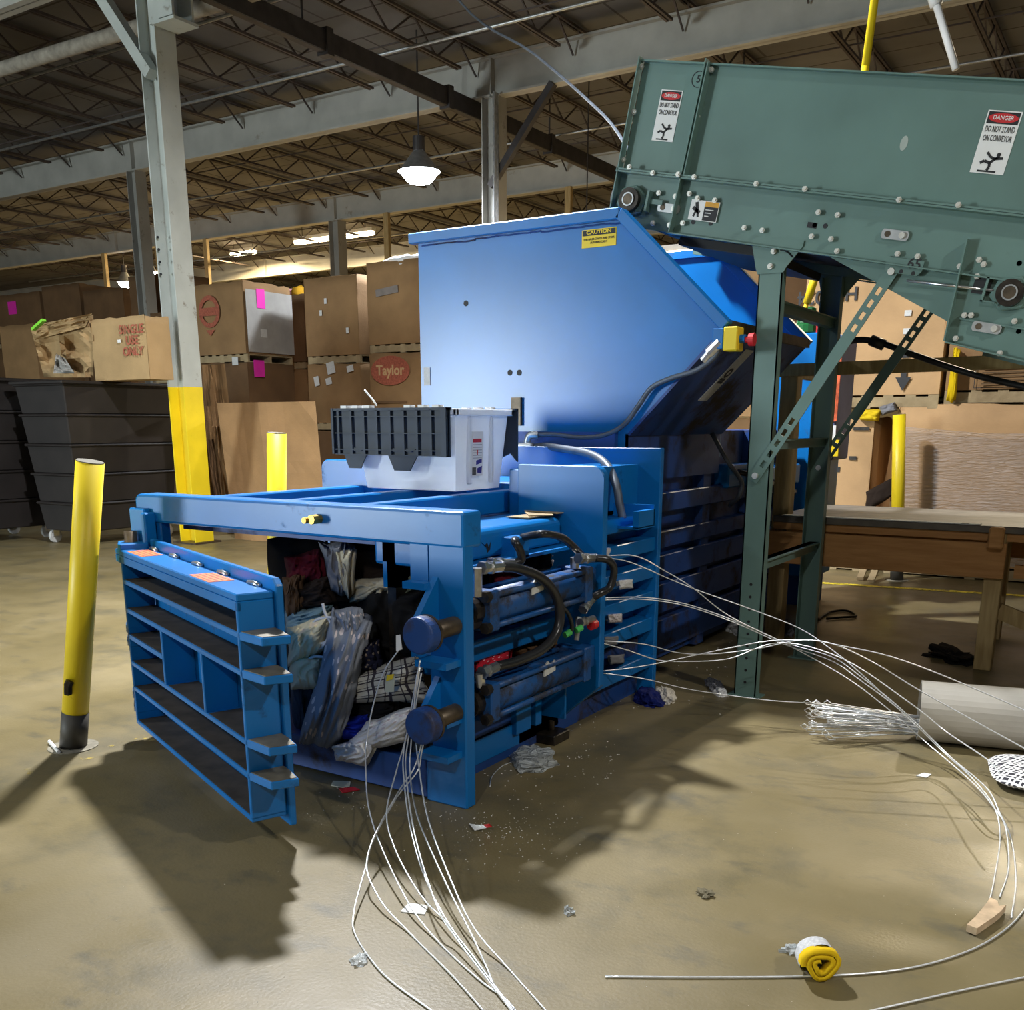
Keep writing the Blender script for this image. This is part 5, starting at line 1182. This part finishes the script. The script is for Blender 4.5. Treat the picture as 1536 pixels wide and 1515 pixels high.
# leaning cardboard sheet and flattened boxes behind
YL = 8.6
LB = sheet('cardboard_sheet', 'large flattened cardboard sheet leaning behind the baler', ((325, 605), (473, 606), (492, 800), (352, 800)), YL, .05, M_CARD, 4, lean=.35, floor=True)
for i in range(4):
    sheet('cardboard_sheet', ['flattened brown cardboard edge leaning behind the large sheet', 'dark flattened cardboard leaning beside the column', 'thin flattened cardboard strip beside the column', 'creased cardboard flap folded over above the leaning sheet'][i],
          [((318, 640), (332, 635), (356, 800), (340, 800)), ((310, 660), (322, 650), (346, 800), (328, 800)), ((300, 610), (316, 604), (330, 800), (312, 800)), ((303, 548), (338, 558), (352, 604), (305, 600))][i], YL + .45 + .12 * i, .08, [M_CARD, M_CARD3, M_CARDE, M_CARD][i], 10 + i, floor=True)
# right hand boxes
YR_ = 10.0
def rb(label, xa, xb, z0, z1, Y, dep, m, seed, lid=False, plt=True):
    if plt: pallet('wooden pallet under the ' + label.split(' ', 1)[1][:60], xa, xb, Y + .0, Y + dep, z0 - .126, 'pallets under the right hand boxes')
    return gaylord(label, xa, xb, Y, Y + dep, z0, z1, m, .02, None, lid, seed)
zt_ = zat(1420, 607, YR_)
wbx = rb('pale shrink-wrapped cardboard box behind the yellow bollard', xat(1340, YR_, 700), -.55, .126, zt_, YR_, 1.1, M_CARD2, 101)
xa, xb = xat(1345, YR_, 700), -.54; n = 26; vs = []; fs = []
zf = zat(1480, 650, YR_)
for j in range(n + 1):
    for i in range(n + 1):
        a, c = i / n, j / n
        zz = .15 + (zf - .15 + .12 * max(0, .5 - a)) * c
        vs.append((xa + (xb - xa) * a, YR_ - .045 - .012 * noise.noise(Vector((a * 5, c * 26, 2))) - .02 * math.sin(math.pi * a), zz))
for j in range(n):
    for i in range(n):
        k = j * (n + 1) + i; fs.append((k, k + 1, k + n + 2, k + n + 1))
MB().add(vs, fs).build('stretch_wrap', M_FILM, wbx, True, label='clear crinkled stretch film')
lb2 = rb('pale cardboard box with slots between the blue cabinet and the yellow bollard', xat(1215, YR_, 700), xat(1306, YR_, 700), .126, zat(1280, 626, YR_), YR_, 1.0, M_CARD2, 102)
for pp, w_, h_ in (((1280, 687), .07, .035), ((1293, 643), .15, .03), ((1257, 704), .05, .05)):
    q = PY(*pp, YR_); slip(lb2, q.x, YR_, q.z, w_, h_, M_GREASE if h_ < .05 else M_INK, name='hand_slot', off=.025)
q = PY(1325, 760, YR_); 
o = garment('strap', 'dark curved cardboard strip leaning on the pale box behind the bollard', ((1299, 738), (1340, 716), (1340, 742), (1296, 772)), 9.90, g_dbrown, .03, .008, 2, .4, 153, 'y', 15); del o['group']
za = zat(1300, 601, YR_)
up = rb('upside-down pale box printed 2024 on top of the slotted box', xat(1205, YR_), xat(1418, YR_), za + .05, zat(1210, 380, YR_) + .25, YR_, 1.1, M_CARD2, 103, True)
RM = lambda x, z: frame_M((x, YR_ - .03, z), (-1, 0, 0), (0, 0, -1))
q = PY(1224, 446, YR_); lettering('2024', .17, M_INK, RM(q.x, q.z), up, bold=.003)
q = PY(1275, 440, YR_); lettering('HI', .17, M_INK, RM(q.x, q.z), up, bold=.003)
q = PY(1356, 566, YR_)
MB(frame_M((q.x, YR_ - .03, q.z), (1, 0, 0), (0, 0, 1))).prism([(-.025, .12), (.025, .12), (.025, 0), (.07, 0), (0, -.12), (-.07, 0), (-.025, 0)], 'z', 0, .001).box(-.035, .035, .17, .2, 0, .001).build('printed_arrow', M_INK, up)
for pp in ((1363, 470), (1361, 497)):
    q = PY(*pp, YR_); slip(up, q.x, YR_, q.z, .06, .05, M_LABEL, off=.028)
q = PY(1365, 530, YR_); MB(frame_M((q.x, YR_ - .03, q.z), (1, 0, 0), (0, 0, 1))).ring((0, 0, 0), (0, 0, 1), .02, .032, .001, 14).build('printed_ring', M_INK, up)
up2 = rb('brown box with a printed text block on top of the shrink-wrapped box', xat(1425, YR_), -.3, zat(1480, 600, YR_) + .09, 2.75, YR_ + .05, 1.1, M_CARD, 104)
q = PY(1462, 560, YR_); fx = q.x
tx = MB(frame_M((0, YR_ + .02, 0), (1, 0, 0), (0, 0, 1)))
zq0, zq1 = zat(1480, 582, YR_), zat(1480, 545, YR_)
b = MB(frame_M((0, YR_ + .02, 0), (1, 0, 0), (0, 0, 1))).box(fx, fx + .9, zq0, zq0 + .006, 0, .001).box(fx, fx + .9, zq1, zq1 + .006, 0, .001).box(fx, fx + .006, zq0, zq1, 0, .001)
b.build('print_frame', M_INK, up2)
for k in range(6): MB(frame_M((0, YR_ + .02, 0), (1, 0, 0), (0, 0, 1))).box(fx + .06, fx + .8, zq1 - .05 - k * .032, zq1 - .04 - k * .032, 0, .001).build('print_line', mat('brown_print', (.12, .07, .03), .8), up2)
for nm, lb, qd, dp, m_, sd_ in (('strap', 'yellow ratchet strap hanging between the two upper boxes', ((1431, 522), (1441, 522), (1434, 602), (1419, 602)), 9.93, G('webbing_yellow', (.8, .55, .01)), 150),
        ('bag', 'yellow bag squeezed on top of the slotted box', ((1284, 614), (1322, 614), (1318, 632), (1290, 630)), 9.92, G('bag_yellow', (.8, .56, .02)), 151),
        ('rag', 'grey rag poking out beside the yellow bag', ((1318, 610), (1342, 603), (1346, 616), (1322, 624)), 9.92, g_grey, 152)):
    o = garment(nm, lb, qd, dp, m_, .04, .015, 3, .4, sd_, 'y', 18); del o['group']
# boxes farther back between hopper and conveyor
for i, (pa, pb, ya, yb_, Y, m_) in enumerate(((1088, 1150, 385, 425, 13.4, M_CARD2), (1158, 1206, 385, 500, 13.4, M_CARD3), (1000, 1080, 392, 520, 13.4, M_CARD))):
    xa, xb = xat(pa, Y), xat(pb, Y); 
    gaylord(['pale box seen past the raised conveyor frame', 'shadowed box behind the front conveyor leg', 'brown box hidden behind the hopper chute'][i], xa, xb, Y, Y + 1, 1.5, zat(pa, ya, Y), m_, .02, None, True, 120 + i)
    gaylord('brown box under the boxes behind the conveyor', xa, xb, Y, Y + 1, .01, 1.48, M_CARD, .01, 'lower boxes behind the conveyor', True, 130 + i)
# slanted slats and pallet bits on the floor under the wrapped box
for i, (a, c) in enumerate((((1300, 842), (1290, 868)), ((1318, 842), (1306, 872)))):
    tag(MB().bar(PZ(*c, .02), PY(a[0], a[1], PZ(*c).y + .2), .06, .03).build('loose_slat', M_PALLET), ['pale loose slat leaning under the bench', 'second pale slat leaning beside the bollard foot'][i], 'slat')

# ================================================================== FLOOR LITTER
# wire tube and the cut wires in it
pa_ = PZ(1374, 1112); pb_ = PZ(1536, 1128); axd = (pb_ - pa_); axd.z = 0; axd.normalize(); rT = .137
nrm = Vector((-axd.y, axd.x, 0)); c0_ = pa_ + nrm * .04 + Vector((0, 0, rT)); 
TB = MB(); LT = 1.6; n = 36; sd = axd.cross(Vector((0, 0, 1)))
vs = []; fs = []
for (rr, tt) in ((rT, 0), (rT, LT), (rT - .012, LT), (rT - .012, 0)):
    for k in range(n):
        a = 2 * math.pi * k / n; vs.append(c0_ + axd * tt + sd * (rr * math.cos(a)) + Vector((0, 0, rr * math.sin(a))))
for r_ in range(4):
    for k in range(n): fs.append((r_ * n + k, r_ * n + (k + 1) % n, ((r_ + 1) % 4) * n + (k + 1) % n, ((r_ + 1) % 4) * n + k))
tag(TB.add(vs, fs).build('cardboard_tube', mat('pale_tube', (.50, .475, .42), .8, 0, .12, 4), None, False), 'pale cardboard tube lying on the floor with cut wires in it', 'tube')
b = tag; rnd = random.Random(4)
endc = PZ(1236, 1078, .10)
for k in range(44):
    a = rnd.uniform(0, 6.28); r_ = math.sqrt(rnd.random())
    s0 = c0_ + axd * .9 + sd * (.05 * r_ * math.cos(a)) + Vector((0, 0, -.07 + .04 * r_ * math.sin(a)))
    s1 = c0_ - axd * .0 + sd * (.07 * r_ * math.cos(a)) + Vector((0, 0, -.075 + .045 * r_ * math.sin(a)))
    e_ = endc + Vector((0, 1, 0)) * (.08 * r_ * math.cos(a)) + Vector((rnd.uniform(-.06, .06), 0, .085 * r_ * math.sin(a)))
    hk = [e_ + Vector((-.02, 0, .012)), e_ + Vector((-.035, .0, 0)), e_ + Vector((-.02, 0, -.012)), e_ + Vector((.01, 0, -.006))] if k % 2 else []
    tag(MB().tube([s0, s1, e_] + hk, .0028, 5).build('baling_wire', M_WIRE, None, True), 'straight cut baling wire in the bundle sticking out of the cardboard tube', 'wire', 'cut wires in the tube')
# wires trailing from the front of the chamber
def wire(label, pts, group, r=.0032):
    P_ = []
    for p in pts: P_.append(PZ(p[0], p[1], p[2]) if len(p) == 3 else PY(p[0], p[1], p[3]))
    for v_ in P_: v_.z = max(v_.z, r + .001)
    return tag(MB().tube(crom(P_, 7), r, 6).build('baling_wire', M_WIRE, None, True), label, 'wire', group)
def zy(lst, y0=2.72):
    """start as hanging points in plane y0, end on the floor"""
    return lst
def hang_wire(label, up_pts, fl_pts):
    P_ = [PY(x_, y_, 2.70 - .02 * i) for i, (x_, y_) in enumerate(up_pts)]
    k = len(fl_pts)
    z_last = max(.03, P_[-1].z)
    m_ = 5
    for i, (x_, y_) in enumerate(fl_pts):
        z = max(.0045, z_last * (1 - (i + 1) / m_) ** 1.3 if i + 1 < m_ else .0045); P_.append(PZ(x_, y_, z))
    return tag(MB().tube(crom(P_, 7), .0027, 6).build('baling_wire', M_WIRE, None, True), label, 'wire', 'baling wires trailing from the chamber')
hang_wire('baling wire starting at the white tag on the upper rod head', [(598, 975), (575, 1010), (558, 1065), (549, 1120)], [(549, 1165), (553, 1211), (571, 1268), (612, 1353), (656, 1411), (717, 1468), (760, 1500), (790, 1540)])
GWL = 'thin baling wire of the close bunch trailing from the open chamber across the floor'
hang_wire(GWL, [(628, 1020), (616, 1080), (604, 1125)], [(595, 1155), (580, 1218), (592, 1272), (629, 1340), (670, 1384), (714, 1441), (768, 1514), (790, 1545)])
hang_wire(GWL, [(626, 1010), (614, 1080), (606, 1125)], [(605, 1160), (615, 1238), (636, 1312), (672, 1384), (717, 1444), (768, 1514), (785, 1545)])
hang_wire(GWL, [(630, 1000), (618, 1080), (610, 1125)], [(609, 1160), (622, 1251), (653, 1353), (684, 1407), (764, 1512), (780, 1545)])
hang_wire(GWL, [(632, 1010), (620, 1080), (616, 1125)], [(615, 1160), (626, 1224), (663, 1312), (710, 1407), (730, 1451), (746, 1488), (770, 1520), (780, 1545)])
hang_wire('baling wire passing the lower rod head and running farthest from the door', [(630, 990), (622, 1045), (624, 1110)], [(629, 1155), (642, 1228), (676, 1319), (710, 1390), (761, 1451), (818, 1515), (840, 1545)])
hang_wire(GWL, [(640, 1090), (632, 1130)], [(626, 1157), (592, 1201), (551, 1285), (568, 1346), (615, 1400), (676, 1461), (724, 1515), (745, 1545)])
hang_wire('baling wire looping out widest beside the loose white card', [(636, 1100), (622, 1150)], [(598, 1187), (561, 1255), (549, 1299), (531, 1367), (534, 1404), (575, 1461), (646, 1515), (680, 1545)])
# wires leaving the side of the baler
def side_wire(label, pts, ys):
    """pts px; ys: control list of (px x, Y) for depth"""
    def Yat(x):
        for (xa, ya), (xb, yb_) in zip(ys, ys[1:]):
            if x <= xb: return ya + (yb_ - ya) * (x - xa) / (xb - xa)
        return ys[-1][1]
    P_ = []
    for x_, y_ in pts:
        q = PY(x_, y_, Yat(x_)); f_ = PZ(x_, y_, .004)
        if q.z < .004: q = f_
        P_.append(q)
    return tag(MB().tube(crom(P_, 6), .0027, 6).build('baling_wire', M_WIRE, None, True), label, 'wire', 'baling wires trailing from the baler side')
YSW = [(880, 3.95), (990, 4.25), (1110, 4.5), (1200, 4.55), (1330, 4.35), (1420, 4.25), (1500, 3.7), (1560, 3.4)]
SWP = 'thin baling wire of the tight pair leaving the middle slot'
side_wire('thin baling wire leaving the highest slot and crossing over its neighbour', [(901, 834), (953, 834), (995, 855), (1038, 881), (1094, 924), (1179, 966), (1264, 1013), (1328, 1060), (1392, 1116), (1456, 1171), (1490, 1210), (1508, 1240), (1513, 1300), (1500, 1345)], YSW)
side_wire('thin baling wire leaving the highest slot and passing in front of the conveyor leg', [(901, 836), (944, 843), (1008, 870), (1051, 887), (1119, 911), (1196, 941), (1243, 971), (1290, 1009), (1358, 1073), (1418, 1129), (1478, 1180), (1499, 1218), (1517, 1260), (1524, 1320), (1517, 1377)], YSW)
for d_ in (0, 3): side_wire(SWP, [(901, 897 + d_), (965, 896 + d_), (1029, 906 + d_), (1102, 931 + d_), (1175, 963 + d_), (1247, 985 + d_ * 2), (1290, 1014 + d_ * 2), (1350, 1062 + d_), (1413, 1123 + d_), (1459, 1168), (1492, 1212), (1500, 1257), (1492, 1315), (1484, 1353)], YSW)
side_wire('thin baling wire dipping low and then arching over the top of the cardboard tube', [(901, 961), (965, 966), (1017, 979), (1068, 981), (1136, 973), (1205, 960), (1264, 969), (1333, 984), (1414, 1013), (1536, 1065), (1580, 1085)], [(880, 3.95), (1100, 4.5), (1300, 4.38), (1420, 4.36), (1600, 4.3)])
side_wire('thin baling wire dipping from the lower slot and running down to the cushion', [(901, 964), (940, 975), (987, 990), (1034, 992), (1094, 988), (1170, 964), (1264, 988), (1367, 1056), (1420, 1098), (1478, 1137), (1500, 1160)], YSW)
side_wire('thin baling wire rising from the lowest slot and crossing the cardboard tube', [(899, 1007), (965, 999), (1051, 981), (1136, 964), (1187, 960), (1243, 964), (1307, 992), (1375, 1033), (1450, 1075), (1536, 1122), (1580, 1146)], [(880, 3.95), (1100, 4.5), (1300, 4.40), (1420, 4.30), (1600, 4.2)])
side_wire('single low baling wire running along the floor to the wire bundle', [(899, 1009), (965, 1018), (1029, 1033), (1094, 1043), (1158, 1051), (1230, 1056), (1300, 1066)], [(880, 3.95), (1100, 4.45), (1300, 4.55)])
def floor_wire(label, pts, r=.003): return tag(MB().tube(crom([PZ(x_, y_, r + .001) for x_, y_ in pts], 7), r, 6).build('baling_wire', M_WIRE, None, True), label, 'wire')
floor_wire('long straight baling wire lying past the rolled sock', [(908, 1465), (1066, 1466), (1231, 1464), (1347, 1455), (1430, 1435), (1492, 1406), (1536, 1365), (1570, 1300)])
floor_wire('baling wire on the floor nearest the picture corner, beyond the rolled sock', [(1290, 1520), (1370, 1502), (1450, 1484), (1536, 1466), (1600, 1450)])
floor_wire('short thin wire beside the crumpled plastic bag', [(735, 1180), (738, 1165), (752, 1150), (770, 1142)], .002)
# paper bits
tagcard('white_card', 'blank white card lying on the floor among the trailing wires', ((613, 1354), (643, 1358), (637, 1371), (601, 1367)), M_WHITE, flat=True)
tagcard('paper_tag', 'cream ticket on the floor below the chamber sill', ((500, 1171), (526, 1172), (524, 1182), (496, 1178)), mat('cream_card', (.5, .5, .40), .8), flat=True)
tagcard('paper_tag', 'red and grey ticket beside the cream ticket under the sill', ((508, 1182), (530, 1180), (540, 1184), (514, 1189)), M_RED, flat=True)
tagcard('paper_tag', 'small white ticket with a red tip near the cushion', ((1374, 1163), (1386, 1159), (1397, 1161), (1390, 1166)), M_WHITE, flat=True)
# curled red-white tag by the post
b = MB(); vs = []; 
for i in range(7):
    a = i / 6; p = PZ(704 + 30 * a, 1236 + 2 * math.sin(a * 3), .006 + .03 * a * a); q = PZ(712 + 26 * a, 1246 - 6 * a, .006 + .02 * a * a); vs += [p, q, p + Vector((0, 0, .002)), q + Vector((0, 0, .002))]
fs = []
for i in range(6):
    k = i * 4; fs += [(k, k + 4, k + 5, k + 1), (k + 2, k + 3, k + 7, k + 6), (k, k + 2, k + 6, k + 4), (k + 1, k + 5, k + 7, k + 3)]
rt_ = thing('paper_tag', 'curled white tag with a red end in front of the frame post', 'paper', PZ(718, 1240))
MB().add(vs, fs[:16]).build('white_end', M_WHITE, rt_); MB().add(vs, fs[16:]).build('red_end', M_RED, rt_)
# plastic bag
def blob(name, label, cat, px0, px1, py0, py1, hgt, m, seed, rough=.5, n=3):
    c = PZ((px0 + px1) / 2, (py0 + py1) / 2); rx = (PZ(px1, (py0 + py1) / 2) - PZ(px0, (py0 + py1) / 2)).length / 2; ry = (PZ((px0 + px1) / 2, py0) - PZ((px0 + px1) / 2, py1)).length / 2
    bm = bmesh.new(); bmesh.ops.create_icosphere(bm, subdivisions=n + 1, radius=1)
    for v in bm.verts:
        k = 1 + rough * noise.noise(v.co * 2 + Vector((seed, 0, 0))) + rough * .6 * noise.noise(v.co * 5 + Vector((0, seed, 0)))
        v.co = Vector((v.co.x * k, v.co.y * k, max(-.02, v.co.z * k)))
    me = bpy.data.meshes.new(name); bm.to_mesh(me); bm.free()
    me.transform(Matrix.Translation(c) @ Matrix.Rotation(YAW, 4, 'Z') @ Matrix.Diagonal((rx, ry, hgt, 1)))
    return tag(wrap(name, me, m, None, False), label, cat)
blob('plastic_bag', 'crumpled clear plastic bag on the floor beside the baler', 'bag', 765, 834, 1124, 1158, .03, M_BAG, 2, .45)
blob('plastic_scrap', 'small crumpled clear plastic scrap on the open floor', 'plastic', 846, 862, 1363, 1374, .015, M_BAG, 5, .7, 2)
blob('plastic_scrap', 'small clear plastic scrap beside the widest wire loop', 'plastic', 527, 549, 1434, 1450, .012, M_BAG, 7, .7, 2)
blob('lint_scrap', 'grey lint scrap on the floor beyond the rolled sock', 'scrap', 1046, 1072, 1336, 1348, .015, g_olive, 9, .8, 2)
blob('plastic_scrap', 'clear plastic twist lying beside the rolled sock', 'plastic', 1172, 1200, 1420, 1432, .015, M_BAG, 11, .8, 2)
blob('rag', 'dark rag lying on the floor in front of the timber bench', 'clothing', 1398, 1460, 975, 998, .04, g_black, 13, .7)
blob('rag', 'white rag at the foot of the baler body beside the conveyor leg', 'clothing', 1085, 1112, 930, 955, .07, g_white, 15, .6)
blob('rag', 'grey bag on the floor behind the front conveyor leg', 'clothing', 1158, 1185, 935, 955, .08, g_grey, 17, .4)
blob('sock', 'dark and white sock on the floor beside the front conveyor leg', 'sock', 1060, 1080, 1020, 1040, .04, g_grey, 19, .5)
blob('sock', 'white sock toe lying on the low wire by the conveyor leg', 'sock', 1070, 1090, 1036, 1046, .03, g_white, 21, .3)
bs = thing('sock', 'navy sock with an orange and white toe on the floor by the baler', 'sock', PZ(985, 1048))
for (a, c_, m_, nm, sd_) in (((950, 995, 1037, 1062), .05, G('cloth_deep_blue', (.01, .02, .16)), 'sock_leg', 23), ((985, 1012, 1034, 1056), .045, G('cloth_orange_white', (.75, .70, .62), 'spots', (.8, .3, .05), 4), 'sock_toe', 25)):
    o = blob(nm, '', '', *a, c_, m_, sd_, .35); del o['label'], o['category']; hang(o, bs)
# cushion with a geometric pattern
def geo_mat():
    m = bpy.data.materials.new('geometric_fabric'); m.use_nodes = True; nt = m.node_tree; N = nt.nodes; L = nt.links; b = N['Principled BSDF']; b.inputs['Roughness'].default_value = .9
    tc = N.new('ShaderNodeTexCoord'); sp = N.new('ShaderNodeSeparateXYZ')
    mp = N.new('ShaderNodeMapping'); mp.inputs['Scale'].default_value = (22, 22, 22); mp.inputs['Rotation'].default_value = (0, 0, .35); L.new(tc.outputs['Object'], mp.inputs[0]); L.new(mp.outputs[0], sp.inputs[0])
    def node(op, a, c=None):
        k = N.new('ShaderNodeMath'); k.operation = op
        for i, s in enumerate((a, c)):
            if s is None: continue
            if isinstance(s, (int, float)): k.inputs[i].default_value = s
            else: L.new(s, k.inputs[i])
        return k.outputs[0]
    X_, Y_ = sp.outputs[0], sp.outputs[1]
    a = node('PINGPONG', X_, 1.0); c = node('PINGPONG', Y_, 1.0)
    l1 = node('LESS_THAN', node('ABSOLUTE', node('SUBTRACT', a, .35)), .1); l2 = node('LESS_THAN', node('ABSOLUTE', node('SUBTRACT', c, .35)), .1)
    l3 = node('LESS_THAN', node('ABSOLUTE', node('SUBTRACT', a, .75)), .09); l4 = node('LESS_THAN', node('ABSOLUTE', node('SUBTRACT', c, .75)), .09)
    mxx = node('MAXIMUM', node('MAXIMUM', l1, l2), node('MAXIMUM', l3, l4))
    mx = N.new('ShaderNodeMix'); mx.data_type = 'RGBA'; mx.inputs[6].default_value = (.03, .03, .04, 1); mx.inputs[7].default_value = (.78, .77, .75, 1)
    L.new(mxx, mx.inputs[0]); L.new(mx.outputs[2], b.inputs['Base Color']); return m
c = PZ(1568, 1174); b = MB(); n = 20; vs = []; fs = []
for s in (1, -1):
    for j in range(n + 1):
        for i in range(n + 1):
            a, d_ = i / n * 2 - 1, j / n * 2 - 1
            r_ = max(abs(a), abs(d_)); an = math.atan2(d_, a); k = (abs(math.cos(an)) ** 4 + abs(math.sin(an)) ** 4) ** (-.25) if r_ > 0 else 1
            vs.append((c.x + .21 * r_ * k * math.cos(an + .2), c.y + .205 * r_ * k * math.sin(an + .2), .035 + s * .03 * math.sqrt(max(0, 1 - r_ ** 3))))
N_ = (n + 1) ** 2
for j in range(n):
    for i in range(n):
        k = j * (n + 1) + i; fs += [(k, k + 1, k + n + 2, k + n + 1), (N_ + k, N_ + k + n + 1, N_ + k + n + 2, N_ + k + 1)]
tag(MB().add(vs, fs).build('cushion', geo_mat(), None, True), 'black and white geometric print cushion lying in front of the tube', 'cushion')
# rolled sock with yellow cuff
s0 = PZ(1215, 1420, .05); s1 = PZ(1232, 1447, .048); axs = (s1 - s0).normalized()
SK = thing('rolled_sock', 'rolled grey and white sock with a yellow cuff on the floor', 'sock', PZ(1225, 1450))
b = MB(); pts = [s0 - axs * .012, s0 + axs * .004, s0.lerp(s1, .3), s0.lerp(s1, .6), s0.lerp(s1, .82)]
vs = []; fs = []; sd2 = axs.cross(Vector((0, 0, 1))).normalized(); u2 = sd2.cross(axs); rr = [.012, .036, .047, .049, .05]
for p, r_ in zip(pts, rr):
    for k in range(20):
        a = 2 * math.pi * k / 20; r2_ = r_ * (1 + .06 * math.sin(3 * a + p.x * 40)); vs.append(p + sd2 * (r2_ * math.cos(a)) + u2 * (r2_ * math.sin(a) * .95))
for i in range(4):
    for k in range(20): fs.append((i * 20 + k, i * 20 + (k + 1) % 20, (i + 1) * 20 + (k + 1) % 20, (i + 1) * 20 + k))
fs.append(tuple(range(19, -1, -1)))
sm = mat('sock_knit', (.62, .62, .62), .95, 0, .2, 3, .3, 200, (.40, .41, .43), stretch=(40, 40, 40)); MB().add(vs, fs).build('sock_body', sm, SK, True)
vs = []; fs = []; n = 40
for k in range(n + 1):
    t_ = k / n; a = t_ * 2.2 * 2 * math.pi; r_ = .049 - .033 * t_ + .004 * math.sin(3 * a)
    d_ = sd2 * (r_ * math.cos(a)) + u2 * (r_ * math.sin(a) * .95); dn_ = d_.normalized() * .006
    for off, al in ((dn_, 0), (dn_, 1), (-dn_, 1), (-dn_, 0)): vs.append(s0.lerp(s1, .78) + axs * (.028 * al) + d_ + off)
for k in range(n):
    for i in range(4): fs.append((k * 4 + i, k * 4 + (i + 1) % 4, (k + 1) * 4 + (i + 1) % 4, (k + 1) * 4 + i))
MB().add(vs, fs).build('yellow_cuff', G('cloth_yellow', (.80, .52, .01)), SK, True, label='yellow ribbed cuff')
# splintered wood chip
P_ = [(1449, 1397), (1464, 1403), (1490, 1385), (1499, 1378), (1508, 1367), (1497, 1369), (1495, 1361), (1484, 1356), (1478, 1365), (1462, 1385)]
pz = [PZ(x_, y_, .004) for x_, y_ in P_]; k = len(pz)
MBo = MB().add(pz + [p + Vector((0, 0, .022)) for p in pz], [tuple(range(k)), tuple(range(2 * k - 1, k - 1, -1))] + [(i, (i + 1) % k, k + (i + 1) % k, k + i) for i in range(k)])
tag(MBo.build('wood_splinter', mat('fresh_wood', (.55, .40, .25), .8, 0, .25, 20)), 'broken splintered piece of wood under the wire loop', 'wood')
# loop of cable behind the rear conveyor leg
tag(MB().tube(crom([PZ(x_, y_, .012) for x_, y_ in ((1225, 930), (1245, 918), (1270, 916), (1284, 924), (1262, 926), (1240, 928))], 6), .01, 6).build('black_cord', M_BLACK, None, True), 'loop of black cord on the floor behind the rear conveyor leg', 'cord')
tag(MB().cyl(PZ(74, 1112, .012), PZ(88, 1128, .012), .008, 8).build('white_stub', M_WHITE), 'short white stub lying at the foot of the leaning bollard', 'scrap')
# confetti of lint and dust: nobody could count it
b = MB(); rnd = random.Random(12)
def crumb(x_, y_, s):
    p = PZ(x_, y_, .001); a = rnd.uniform(0, 3); u_ = Vector((math.cos(a), math.sin(a), 0)) * s; v_ = Vector((-math.sin(a), math.cos(a), 0)) * s * rnd.uniform(.4, 1)
    b.add([p + u_, p + v_, p - u_, p - v_, p + Vector((0, 0, s * .7))], [(0, 1, 4), (1, 2, 4), (2, 3, 4), (3, 0, 4)])
for k in range(700):
    z_ = rnd.random()
    if z_ < .35: crumb(rnd.gauss(760, 60), rnd.gauss(1245, 28), rnd.uniform(.0015, .004))
    elif z_ < .55: crumb(rnd.uniform(720, 930), rnd.gauss(1125, 30), rnd.uniform(.002, .006))
    elif z_ < .7: crumb(rnd.uniform(880, 1110), 1050 - (rnd.random()) * 90 + rnd.gauss(0, 10), rnd.uniform(.002, .007))
    elif z_ < .8: crumb(rnd.uniform(460, 700), rnd.uniform(1180, 1225), rnd.uniform(.0015, .004))
    else: crumb(rnd.uniform(20, 1500), rnd.uniform(1120, 1510), rnd.uniform(.0008, .0022))
o = b.build('floor_lint', mat('lint', (.55, .52, .46), .9, 0, .3, 60)); o['kind'] = 'stuff'; o['label'] = 'pale lint crumbs and dust scattered over the concrete floor'; o['category'] = 'debris'

for o in bpy.data.objects:
    if '_world' in o: del o['_world']
